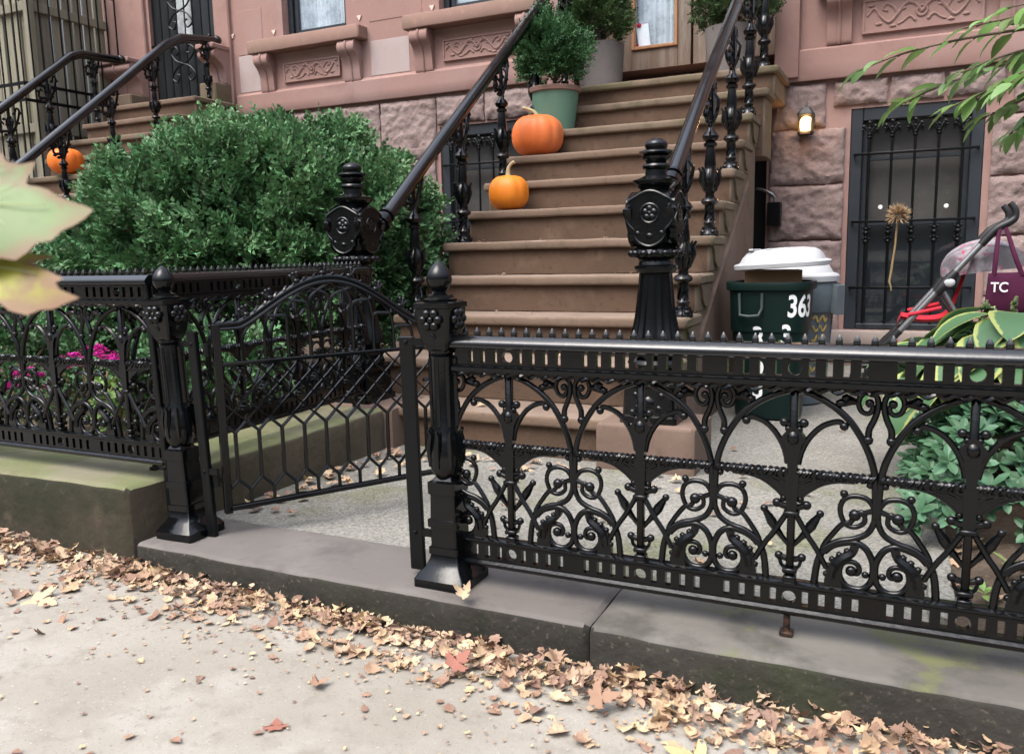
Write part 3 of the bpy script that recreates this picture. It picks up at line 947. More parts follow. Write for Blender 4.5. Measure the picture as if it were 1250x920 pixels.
for (cx, cz) in ((-7.1, 3.08), (-7.1, 3.62), (-7.1, 4.2)):
    for s in (-1, 1):
        for v in (-1, 1):
            mb.tube([(p.x, FY - .008, p.y) for p in spline([(cx, cz), (cx + s * .1, cz + v * .04), (cx + s * .17, cz + v * .13), (cx + s * .1, cz + v * .18), (cx + s * .06, cz + v * .12), (cx + s * .1, cz + v * .1)], 5)], .009, 6)
mb.build('door_grille', IRON_DULL, dr, smooth=50)
mb = MB(); mb.box(-7.62, -6.58, FY - .1, FY + .3, 2.53, 2.608, .01); mb.build('doorstep', STEPMOSS, LH)
# roof slab closing the top and a plain back
mb = MB(); mb.box(-8.19, -2.86, FY + .33, FY + 6, 0, HZ - .02); mb.build('house_body', DARK, LH, smooth=None)
mb = MB(); mb.box(-8.25, -2.8, FY - .3, FY + 6, HZ + .002, HZ + .2, .02); mb.build('cornice', PINK, LH)

# ---- right house
RH = thing('brownstone_house', 'brownstone house on the right with double door, stoop and barred basement window', 'house', (0, 6.9, 0), 0, 'brownstone houses')
portal = (-2.62, -.98, 2.1, 5.4)
w3 = (-.42, .46, 3.2, 5.2)
mb = MB(); wall_cells(mb, -2.857, 4.2, 2.468, HZ, FY - .002, [portal, w3], .55)
mb.build('wall', PINK, RH, smooth=None)
mb = MB(); stone(mb, -.945, 4.2, [(FY + .05, 2.24), (FY + .05, 2.475), (FY - .01, 2.475), (FY - .04, 2.467), (FY - .055, 2.455), (FY - .055, 2.35), (FY - .055, 2.25), (FY - .05, 2.238)], .1, .002, 9)
mb.build('string_course', PINK, RH, smooth=40)
# portal jambs
for (a, b) in ((-2.855, -2.6), (-.98, -.80)):
    mb = MB(); mb.box(a, b, FY - .09, FY + .5, 2.262, 5.4, .02, seg=2); mb.build('portal_jamb', PINK, RH)
sash_window(RH, *w3, FY + .09)
mb = MB(); stone(mb, -.70, .75, rrect(FY - .15, FY + .1, 2.86, 3.19, .012, 2, 1), .08, .002, 12); mb.build('sill', SILLM, RH)
for (a, b) in ((-.61, -.44), (.5, .67)):
    mb = MB(); scroll_bracket(mb, a, b, FY + .005, 2.474, 2.858, .16); mb.build('bracket', PINK, RH, smooth=40)
vine_panel(RH, -.37, .41, 2.525, 2.77, FY - .008)
bw = (-.425, .46, .36, 2.012)
mb = MB(); wall_cells(mb, -2.857, 4.2, 0, 2.238, FY + .012, [bw, (-2.4, -1.03, .083, 1.95)], .3)
mb.build('basement_wall', PINK, RH, smooth=None)
mb = MB()
for z0, z1 in ((.18, .62), (.62, 1.05), (1.05, 1.47), (1.47, 1.89)):
    rust_block(mb, -1.01, -.455, z0, z1, FY + .012, .046, sd); sd += 1
    rust_block(mb, .50, 1.2, z0, z1 - .0, FY + .012, .046, sd); sd += 1
    rust_block(mb, 1.2, 2.0, z0, z1, FY + .012, .046, sd); sd += 1
rust_block(mb, -1.01, -.6, 1.89, 2.225, FY + .012, .042, sd); sd += 1
rust_block(mb, .62, 1.3, 1.89, 2.225, FY + .012, .042, sd); sd += 1
for (a, b) in ((-.56, -.17), (-.17, .2), (.2, .58)):
    rust_block(mb, a, b, 2.03, 2.225, FY + .012, .042, sd, .012); sd += 1
mb.build('rusticated_stone', RUST, RH, smooth=50)
gw = grille_window(RH, -.425, .46, .36, 2.012, FY + .02, 5)
mb = MB()
for (x, z) in ((-.20, 1.285), (.245, 1.275), (.02, 1.21)):
    r = .017 if z > 1.25 else .009
    mb.lathe([(0, r * .8), (.004, r), (.012, r * .8)], (0, 0), 12)
    for v in mb.bm.verts:
        if not v.tag:
            x_, y_, z_ = v.co
            v.co = Vector((x + x_, FY + .095 - z_, z + y_))
            v.tag = True
mb.build('white_hook', WHITEP, gw, smooth=40)
mb = MB(); stone(mb, -.52, .56, rrect(FY - .09, FY + .1, .25, .357, .012, 2, 1), .08, .002, 14); mb.build('basement_sill', M('grey_sill', (.26, .21, .185), .9, layers=[(5, .45, .7, (.2, .165, .145), .7)]), RH)
# under-stoop doorway
mb = MB(); mb.box(-2.4, -1.03, FY + .2, FY + .25, .09, 1.95); mb.build('basement_door', DARKDOOR, RH)
# the front doors in their recess
DY = 7.22
mb = MB()
mb.box(-2.45, -1.03, DY - .12, DY + .12, 2.262, 2.41, .012)
mb.build('door_sill', PINK, RH)
mb = MB()
mb.box(-2.46, -2.34, DY - .03, DY + .1, 2.412, 5.3, .01)
mb.box(-1.08, -1.0, DY - .03, DY + .1, 2.412, 5.3, .01)
mb.box(-2.34, -1.08, DY - .03, DY + .1, 4.9, 5.02, .01)
df = mb.build('door_frame', DOORW, RH)
def door_leaf(x0, x1, pane):
    st = .11
    mb = MB()
    z0, z1 = 2.415, 4.88
    mb.box(x0, x0 + st, DY, DY + .05, z0, z1, .004)
    mb.box(x1 - st, x1, DY, DY + .05, z0, z1, .004)
    zs = 2.70
    mb.box(x0 + st, x1 - st, DY + .001, DY + .049, z0, zs, .004)
    mb.box(x0 + st, x1 - st, DY + .001, DY + .049, z1 - .13, z1, .004)
    if not pane:
        mb.box(x0 + st, x1 - st, DY + .001, DY + .049, 3.05, 3.16, .004)
    d = mb.build('front_door', DOORW, RH)
    # mouldings around the opening
    mb = MB()
    m = .028
    for (a, b, c, e) in ((x0 + st, x0 + st + m, zs, z1 - .13), (x1 - st - m, x1 - st, zs, z1 - .13)):
        mb.box(a, b, DY - .018, DY + .03, c, e, .005)
    mb.box(x0 + st + m, x1 - st - m, DY - .017, DY + .03, zs, zs + m, .005)
    mb.build('pane_moulding', DOORTRIM if pane else DOORW, d)
    if pane:
        mb = MB(); mb.quad((x0 + st, DY + .025, zs), (x1 - st, DY + .025, zs), (x1 - st, DY + .025, z1 - .13), (x0 + st, DY + .025, z1 - .13)); mb.build('pane', GLASS, d, smooth=None)
        mb = MB()
        n = 30
        A = [(x0 + st + (x1 - x0 - 2 * st) * i / n, DY + .09 + .01 * math.sin(i * 1.7)) for i in range(n + 1)]
        for (p, q) in zip(A[:-1], A[1:]):
            mb.quad((p[0], p[1], zs - .05), (q[0], q[1], zs - .05), (q[0], q[1], z1), (p[0], p[1], z1))
        mb.build('curtain', CURTAIN, d, smooth=60)
        mb = MB(); mb.box(x0 + st + .035, x0 + st + .14, DY + .05, DY + .056, zs + .02, zs + .22, rot=Matrix.Rotation(R(-7), 3, 'Y')); c = mb.build('notice_card', WHITEP, d)
        mb = MB()
        mb.ball((x0 + st + .05, DY + .046, zs + .215), .02, 1.2, .4, 1, 1)
        mb.ball((x0 + st + .035, DY + .046, zs + .05), .015, 1, .4, 1, 1)
        mb.build('red_ribbon', REDF, d)
    else:
        mb = MB(); mb.box(x0 + st, x1 - st, DY + .015, DY + .03, zs, z1 - .13); mb.build('door_panel', DOORW, d)
door_leaf(-2.335, -1.715, True)
door_leaf(-1.695, -1.085, False)
mb = MB(); mb.box(-2.86, 4.2, FY + .56, FY + 6, 0, HZ - .02); mb.build('house_body', DARK, RH, smooth=None)
mb = MB(); mb.box(-2.795, 4.2, FY - .3, FY + 6, HZ + .002, HZ + .2, .02); mb.build('cornice', PINK, RH)
mb = MB(); mb.box(-2.62, -.98, FY + .335, FY + .55, 5.02, 5.4); mb.build('transom', DARKDOOR, RH, smooth=None)

# small service box where the passage under the landing begins
t = thing('service_box', 'small dark metal box with a bent pipe on the wall by the stoop passage', 'box', (-.955, FY - .05, 1.13))
mb = MB(); mb.box(-1.0, -.90, FY - .13, FY - .03, 1.12, 1.30, .006); mb.build('casing', IRON_DULL, t)
mb = MB(); mb.tube([(p.x, p.y, p.z) for p in spline([(-.95, FY - .08, 1.30), (-.955, FY - .085, 1.345), (-1.0, FY - .09, 1.38), (-1.06, FY - .07, 1.405), (-1.10, FY - .02, 1.41)], 5)], .012, 8); mb.build('pipe', ALU, t, smooth=60)

# wall lantern
t = thing('wall_lantern', 'small black lantern glowing warm yellow on the rough brownstone wall', 'lantern', (-.735, FY - .06, 1.84))
c = (-.735, FY - .095)
mb = MB()
mb.square([(1.838, .05), (1.85, .056), (1.858, .056), (1.862, .046)], c, .3)
for s in (-1, 1):
    for q in (-1, 1):
        mb.bar((c[0] + s * .043, c[1] + q * .043, 1.86), (c[0] + s * .05, c[1] + q * .05, 1.98), .012)
mb.square([(1.975, .055), (1.982, .062), (1.992, .06), (2.02, .04), (2.035, .03), (2.04, .012), (2.055, .008)], c, .3)
mb.tube([(c[0], c[1], 2.05), (c[0] - .012, c[1], 2.064), (c[0], c[1], 2.078), (c[0] + .012, c[1], 2.064), (c[0], c[1], 2.05)], .003, 5)
mb.box(c[0] - .03, c[0] + .03, c[1] + .05, FY + .0, 1.89, 1.95, .004)
mb.build('lantern_cage', LANTERN, t)
mb = MB()
for k in range(1):
    mb.lathe([(1.864, .036), (1.9, .043), (1.94, .043), (1.962, .034), (1.972, .015)], c, 12)
mb.build('glowing_glass', LAMPGLOW, t)
ld = bpy.data.lights.new('lantern_bulb', 'POINT'); ld.energy = 1.1; ld.color = (1, .55, .22); ld.shadow_soft_size = .03
lo = bpy.data.objects.new('lantern_bulb', ld); col.objects.link(lo); lo.location = (c[0], c[1] - .075, 1.87)
lo.parent = t
lo.location = Vector((c[0], c[1] - .075, 1.87)) - WLOC[t.name]

# ------------------------------------------------------------------ the stoop
def make_stoop(name, label, x0, x1, y0, z0, n, rise, going, landing_back, plinths=True):
    t = thing(name, label, 'stoop', ((x0 + x1) / 2, y0, 0), 0, 'stoops')
    for k in range(1, n + 1):
        yn = y0 + going * (k - 1)
        zt = z0 + rise * k
        yb = yn + going + .06 if k < n else landing_back
        wide = .05 if k >= n - 1 else 0
        a, b = x0 - wide, x1 + wide + (.02 if k == n else 0)
        mb = MB()
        stone(mb, a, b, rrect(yn, yb, zt - .052, zt, .014, 3, 2), .03, .0026, k + int(x0 * 10))
        stone(mb, a + .025, b - .025, rrect(yn + .032, yb - .002, zt - rise + .001 - (.25 if k == n - 1 else 0), zt - .0525, .004, 1, 1), .08, .002, k + 40)
        o = mb.build('step', STEP, t, smooth=40)
        me = o.data
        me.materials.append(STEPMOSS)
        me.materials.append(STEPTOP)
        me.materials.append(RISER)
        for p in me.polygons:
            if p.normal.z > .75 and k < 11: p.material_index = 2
            if p.normal.y < -.5 and p.center.z < zt - .055: p.material_index = 3  # riser faces take the colour with the nosing shade in it
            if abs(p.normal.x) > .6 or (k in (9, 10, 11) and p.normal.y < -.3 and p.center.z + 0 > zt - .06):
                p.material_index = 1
    return t
ST = make_stoop('stoop', 'tall brown stone stoop of eleven worn steps rising to the double door', -2.60, -.935, 3.33, .08, 11, .198, .29, 7.1)
for (xa, xb) in ((-2.57, -2.46), (-1.08, -.965)):
    # solid side wall with a scrolled end under the landing
    mb = MB()
    pts = [(3.45, .06), (3.45, .2)]
    for k in range(2, 11):
        yn = 3.33 + .29 * (k - 1) + .05
        pts += [(yn, .08 + .198 * (k - 1) - .02), (yn, .08 + .198 * k - .06)]
    pts += [(6.22, 2.0), (6.18, 1.86), (6.08, 1.83), (5.98, 1.78), (5.95, 1.66), (5.95, .06)]
    mb.prism(pts, 'x', xa, xb)
    mb.build('side_wall', STEPMOSS, ST, smooth=None)
    # raised sloping band
    mb = MB()
    xo = xb if xb > -2 else xa
    s = .022 if xb > -2 else -.022
    mb.prism([(3.62, .085), (3.62, .12), (5.62, 1.43), (5.62, .085)], 'x', xo, xo + s)
    mb.build('stringer_band', PLINTH, ST, smooth=None)
    # scrolled brackets under the tread ends
    for k in range(3, 10):
        yn = 3.33 + .29 * (k - 1); zt = .08 + .198 * k - .053
        mb = MB()
        pr = spline([(yn + .06, zt), (yn + .1, zt - .03), (yn + .13, zt - .09), (yn + .2, zt - .12), (yn + .26, zt - .1), (yn + .30, zt - .04)], 4)
        mb.prism([(p.x, p.y) for p in pr] + [(yn + .32, zt)], 'x', xo - s * .05, xo + s * .9)
        mb.build('tread_bracket', STEPMOSS, ST, smooth=40)
# plinths for the newels
for (xa, xb) in ((-1.166, -.745), (-2.70, -2.20)):
    mb = MB(); stone(mb, xa, xb, rrect(3.262, 3.60, .05, .282, .016, 3, 3), .05, .003, int(xa * 10))
    mb.build('plinth', PLINTH, ST, smooth=40)

# ------------------------------------------------------------------ stoop railings
def foliate(mb, x, y, z0, z1, r=.05):
    """openwork cast leaves between a baluster and the handrail, spreading along the rail"""
    for s in (-1, 1):
        mb.tube([(x, p.x, p.y) for p in spline([(y, z0), (y + s * r * .5, z0 + .05), (y + s * r * 1.5, z0 + .1 + s * .05), (y + s * r * 2.0, z0 + .16 + s * .09), (y + s * r * 1.5, z0 + .2 + s * .07), (y + s * r * 1.1, z0 + .16 + s * .05)], 5)], [.014, .012, .01, .008], 6)
        for (u, v) in ((.9, .05), (1.7, .09), (2.1, .17), (1.0, .19), (.5, .13)):
            mb.ball((x, y + s * r * u, z0 + v + s * u * .03), .018, .7, 1.2, .8, 1)
        mb.tube([(x, y, z0 + .02), (x + s * .03, y, z0 + .08), (x + s * .045, y, z0 + .15), (x + s * .02, y, z0 + .19)], [.012, .01, .007], 6)
    mb.tube([(x, y, z0), (x, y, z1)], [.016, .012], 7)

def baluster_mesh(x, y, z, ztop, sc=1.):
    mb = MB()
    P = [(0, .05), (.012, .05), (.02, .042), (.045, .04), (.055, .028), (.07, .034), (.08, .024), (.12, .02), (.165, .027), (.172, .04), (.185, .048), (.2, .04), (.206, .026), (.225, .024), (.245, .036), (.27, .046), (.3, .05), (.335, .044), (.35, .034), (.362, .03), (.38, .032), (.47, .023), (.475, .034), (.49, .036), (.50, .024), (.512, .04), (.528, .046), (.545, .034), (.56, .02), (.60, .016)]
    mb.lathe([(z + a * sc, b * sc) for a, b in P], (x, y), 14)
    # base petals, urn petals and twisted stem
    for k in range(4):
        a = PI / 4 + k * PI / 2
        mb.ball((x + .038 * math.cos(a) * sc, y + .038 * math.sin(a) * sc, z + .02), .02 * sc, 1, 1, .9, 1)
    for k in range(6):
        a = k * PI / 3
        ca, sa = math.cos(a) * sc, math.sin(a) * sc
        mb.tube([(x + .03 * ca, y + .03 * sa, z + .24 * sc), (x + .052 * ca, y + .052 * sa, z + .30 * sc), (x + .05 * ca, y + .05 * sa, z + .345 * sc), (x + .062 * ca, y + .062 * sa, z + .365 * sc)], [.008, .012, .009, .006], 5)
        mb.tube([(x + (.026 - .004 * j / 4) * math.cos(a + j * .45) * sc, y + (.026 - .004 * j / 4) * math.sin(a + j * .45) * sc, z + (.085 + j * .02) * sc) for j in range(5)], .005, 4)
    foliate(mb, x, y, z + .56 * sc, ztop, .052 * sc)
    return mb

def newel(parent, x, y, z0):
    mb = MB()
    # pedestal block, base mouldings
    mb.square([(z0, .122), (z0 + .03, .122), (z0 + .036, .112), (z0 + .15, .106), (z0 + .158, .116), (z0 + .178, .12), (z0 + .185, .106)], (x, y), .08)
    for (dx, dy) in ((0, -1), (-1, 0), (1, 0), (0, 1)):
        for (u, v, r) in ((0, .09, .028), (-.045, .065, .016), (.045, .065, .016), (0, .045, .018), (-.055, .12, .014), (.055, .12, .014)):
            mb.ball((x + dx * .108 + dy * u, y + dy * .108 + dx * u, z0 + v), r, .6 if dx else 1, .6 if dy else 1, 1, 1)
    for k in range(8):
        a = k * PI / 4
        mb.ball((x + .085 * math.cos(a), y + .085 * math.sin(a), z0 + .205), .040, 1, 1, .7, 1)
    mb.build('pedestal', IRON, parent, smooth=40)
    mb = MB()
    mb.lathe([(z0 + .18, .1), (z0 + .22, .095), (z0 + .232, .11), (z0 + .25, .118), (z0 + .265, .11), (z0 + .275, .095), (z0 + .29, .118)], (x, y), 32)
    mb.lathe([(z0 + .292, .122, 0, .09), (z0 + .33, .116, 0, .09), (z0 + .38, .100, 0, .08), (z0 + .44, .088, 0, .07), (z0 + .52, .078, 0, .06), (z0 + .6, .071, 0, .05), (z0 + .625, .069, 0, .03)], (x, y), 36)
    mb.lathe([(z0 + .62, .062), (z0 + .628, .08), (z0 + .645, .09), (z0 + .655, .09), (z0 + .66, .074), (z0 + .675, .070), (z0 + .685, .076)], (x, y), 28)
    mb.lathe([(z0 + .682, .08), (z0 + .692, .098), (z0 + .707, .104), (z0 + .722, .098), (z0 + .732, .082), (z0 + .745, .07)], (x, y), 28)
    for k in range(14):
        a = 2 * PI * k / 14
        mb.ball((x + .100 * math.cos(a), y + .100 * math.sin(a), z0 + .707), .0185, 1, 1, .95, 2)
    mb.build('fluted_shaft', IRON, parent, smooth=28)
    mb = MB()
    h = z0 + .733
    mb.square([(h, .055), (h + .03, .066), (h + .09, .085), (h + .16, .092), (h + .2, .085), (h + .225, .064), (h + .232, .055)], (x, y), .35)
    shield = [p * .78 for p in spline([(0, .0), (-.055, .02), (-.085, .055), (-.085, .085), (-.118, .12), (-.136, .165), (-.142, .195), (-.118, .21), (-.115, .24), (-.075, .265), (-.035, .285), (0, .292), (.035, .285), (.075, .265), (.115, .24), (.118, .21), (.142, .195), (.136, .165), (.118, .12), (.085, .085), (.085, .055), (.055, .02)], 3, True)]
    for (ax, sgn) in (('y', -1), ('y', 1), ('x', -1), ('x', 1)):
        pos = lambda u, v, o: (x + u, y + sgn * o, h + v) if ax == 'y' else (x + sgn * o, y + u, h + v)
        if ax == 'y':
            mb.prism([(x + q.x, h + q.y) for q in shield], 'y', y + sgn * .075, y + sgn * .098)
        else:
            mb.prism([(y + q.x, h + q.y) for q in shield], 'x', x + sgn * .075, x + sgn * .098)
        sq = (.55 if ax == 'x' else 1, .55 if ax == 'y' else 1, 1)
        mb.tube([pos(q.x * .97, q.y * .97 + .003, .098) for q in shield + shield[:1]], .0055, 6)
        for k in range(6):
            a = 2 * PI * k / 5 + .3
            u, v = (.0185 * math.cos(a), .0185 * math.sin(a)) if k < 5 else (0, 0)
            mb.ball(pos(u, .135 + v, .099), .0135 if k < 5 else .010, *sq, 1)
        mb.tube([pos(.038 * math.cos(k * PI / 8), .135 + .038 * math.sin(k * PI / 8), .098) for k in range(17)], .005, 6)
        mb.ball(pos(0, .045, .098), .017, sq[0], sq[1], .7, 1)
        for s2 in (-1, 1):
            mb.ball(pos(s2 * .05, .055, .096), .012, *sq, 1)
            mb.ball(pos(s2 * .085, .165, .09), .018, 1, 1, .8, 1)
    mb.build('head', IRON, parent, smooth=40)
    mb = MB()
    h = z0 + .962
    mb.square([(h, .052), (h + .012, .062), (h + .03, .080), (h + .042, .082), (h + .05, .058), (h + .06, .042)], (x, y), .3)
    mb.lathe([(h + .055, .046), (h + .083, .044), (h + .088, .054), (h + .098, .058), (h + .106, .054), (h + .110, .040), (h + .116, .044), (h + .126, .058), (h + .136, .060), (h + .143, .052), (h + .147, .066), (h + .152, .072), (h + .158, .070), (h + .163, .052), (h + .168, .042), (h + .178, .047), (h + .19, .046), (h + .20, .037), (h + .208, .022), (h + .212, .004)], (x, y), 24)
    mb.build('finial', IRON, parent, smooth=40)

def stoop_railing(label, x, nx, ny, rail, balus, nz=.28):
    t = thing('stoop_railing', label, 'railing', (nx, ny, nz), 0, 'stoop railings')
    newel(t, nx, ny, nz)
    mb = MB()
    mb.tube(rail, .035, 16)
    # moulded underside
    mb.tube([(p[0], p[1], p[2] - .034) for p in rail], .02, 8)
    mb.build('handrail', IRON_GLOSS, t, smooth=60)
    # gooseneck with collar where the rail meets the newel
    a = Vector(rail[0]); d = (Vector(rail[1]) - a).normalized()
    mb = MB()
    mb.tube([a - d * .01, a + d * .03], .05, 14)
    mb.tube([a - d * .0, a - d * .07 + Vector((0, 0, .004)), Vector((nx, ny + .1, nz + .94))], [.034, .036, .045], 10)
    mb.tube([a + d * .06, a + d * .075], .045, 14)
    mb.build('rail_socket', IRON, t, smooth=50)
    for (by, bz) in balus:
        # height of the rail above this baluster
        zt = None
        for p, q in zip(rail[:-1], rail[1:]):
            if min(p[1], q[1]) <= by <= max(p[1], q[1]):
                zt = p[2] + (q[2] - p[2]) * (by - p[1]) / (q[1] - p[1])
        if zt is None:
            zt = rail[-1][2]
        baluster_mesh(x, by, bz, zt - .03).build('baluster', IRON, t, smooth=45)
    return t
def nose(k): return 3.33 + .29 * (k - 1), .08 + .198 * k
BAL = [(nose(k)[0] + .13, nose(k)[1]) for k in (3, 5, 7, 9, 11)]
stoop_railing('black stoop railing on the right, its newel standing behind the front fence', -.985, -.95, 3.42,
              [(-.955, 3.66, 1.285), (-.97, 4.3, 1.745), (-.98, 6.0, 2.97), (-.98, 6.35, 3.16), (-.98, 6.86, 3.2)], BAL)
stoop_railing('black stoop railing on the left, its newel between the big bush and the gate', -2.51, -2.47, 3.42,
              [(-2.475, 3.66, 1.17), (-2.49, 4.3, 1.64), (-2.5, 6.0, 2.89), (-2.5, 6.35, 3.1), (-2.5, 6.86, 3.15)], BAL)

# neighbour's stoop, mostly behind the bush
NS = make_stoop('stoop', 'mossy stoop of the left house, half hidden behind the big bush', -7.62, -6.42, 3.33, .02, 13, .1975, .245, 6.88)
mb = MB()
pts = [(3.4, .02)]
for k in range(2, 14):
    yn = 3.33 + .245 * (k - 1) + .05
    pts += [(yn, .02 + .1975 * (k - 1) - .01), (yn, .02 + .1975 * k - .06)]
pts += [(6.87, .02 + .1975 * 13 - .06), (6.87, .02)]
mb.prism(pts, 'x', -6.57, -6.46)
mb.build('side_wall', STEPMOSS, NS, smooth=None)
def nb_railing(label, x, rail, balus):
    t = thing('stoop_railing', label, 'railing', (x, rail[0][1], .1), 0, 'stoop railings')
    mb = MB(); mb.tube(rail, .036, 12); mb.tube([(p[0], p[1], p[2] - .03) for p in rail], .02, 8)
    mb.ball(rail[-1], .05, 1, 1, 1, 2)
    mb.build('handrail', IRON_GLOSS, t, smooth=60)
    for by in balus:
        for p, q in zip(rail[:-1], rail[1:]):
            if p[1] <= by <= q[1]:
                zt = p[2] + (q[2] - p[2]) * (by - p[1]) / (q[1] - p[1])
        k = min(13, int((by - 3.33) / .245) + 1)
        zb = .02 + .1975 * k
        baluster_mesh(x, by, zb, zt - .03, max(.5, min(1., (zt - zb) / .86))).build('baluster', IRON, t, smooth=45)
    mb = MB()
    by = rail[0][1] + .02
    mb.lathe([(.05, .09), (.3, .09), (.32, .05), (rail[0][2] + .02, .05), (rail[0][2] + .04, .09), (rail[0][2] + .1, .08), (rail[0][2] + .16, .03)], (x, by), 12)
    mb.build('newel_post', IRON, t, smooth=40)
nb_railing('black handrail of the left house rising behind the bush to the dark door', -6.5,
           [(-6.5, 3.35, .88), (-6.5, 4.47, 1.76), (-6.5, 6.1, 3.04), (-6.5, 6.3, 3.15), (-6.5, 6.78, 3.22)], (4.4, 4.9, 5.42, 5.92, 6.62))
nb_railing('black handrail of the left house in front of the weathered board fence', -7.58,
           [(-7.58, 3.35, 1.02), (-7.58, 5.14, 2.42), (-7.58, 5.9, 3.02), (-7.58, 6.02, 3.07), (-7.58, 6.5, 3.10)], (4.6, 5.2, 5.62, 6.15))

# ------------------------------------------------------------------ cast iron fences
PITCH = .3505
BIG = [(.0106, .6881), (.0457, .6757), (.0826, .6543), (.1127, .6279), (.1364, .5943), (.155, .5568), (.1665, .519), (.1705, .4807), (.172, .4525), (.172, .425)]
INNER = [(.0113, .521), (.0173, .5487), (.0287, .5752), (.0467, .5997), (.0675, .6156), (.0934, .6231), (.1035, .6131)]
HEART = [(.1525, .5884), (.1535, .6097), (.1625, .6317), (.1690, .6566), (.1665, .6806), (.1528, .6914), (.1374, .6856), (.1304, .6677), (.1375, .6486), (.1515, .6447), (.1592, .657), (.1526, .6669)]
BRACK = [(.1628, .4986), (.1076, .4913), (.0674, .4815), (.0351, .4601), (.0229, .4474)]
SCROLL = [(.1323, .417), (.1479, .4255), (.1519, .4037), (.1353, .3905), (.1171, .3927), (.1065, .4072), (.1017, .4291), (.1091, .4501), (.1287, .4598), (.1526, .4571), (.1668, .4435), (.1716, .4267), (.1704, .4021), (.1576, .3779), (.1323, .3631), (.1043, .3549), (.0802, .3402), (.0663, .3223), (.0569, .2909), (.0518, .2400)]
STEM = [(.1713, .4324), (.1499, .4235), (.1343, .4172), (.1229, .4002), (.107, .3937), (.0875, .3686), (.0719, .3437), (.0663, .3245)]
SPIRAL = [(.0724, .3254), (.0884, .3414), (.1125, .3514), (.1366, .3547), (.158, .3423), (.1708, .3174), (.1734, .2954), (.1700, .2699), (.1584, .2542), (.1425, .2487), (.1221, .2524), (.1094, .2665), (.1047, .2841), (.1101, .3033), (.1261, .3102), (.1404, .3057), (.1459, .2931), (.1403, .2835), (.1289, .2887)]
LEAFP = [(.1285, .3559), (.1426, .3532), (.1413, .335), (.1278, .3195), (.1101, .3056), (.1025, .2884), (.1073, .2661), (.1119, .246), (.0747, .246), (.078, .2801), (.0816, .2991), (.0974, .3175), (.1213, .3322), (.1248, .3463)]
CROSS = [(.005, .412), (.016, .3962), (.0381, .3576), (.0556, .3323), (.0777, .2916)]
BUD = [(.0051, .33), (.0296, .3611), (.0456, .3861), (.0595, .4083)]

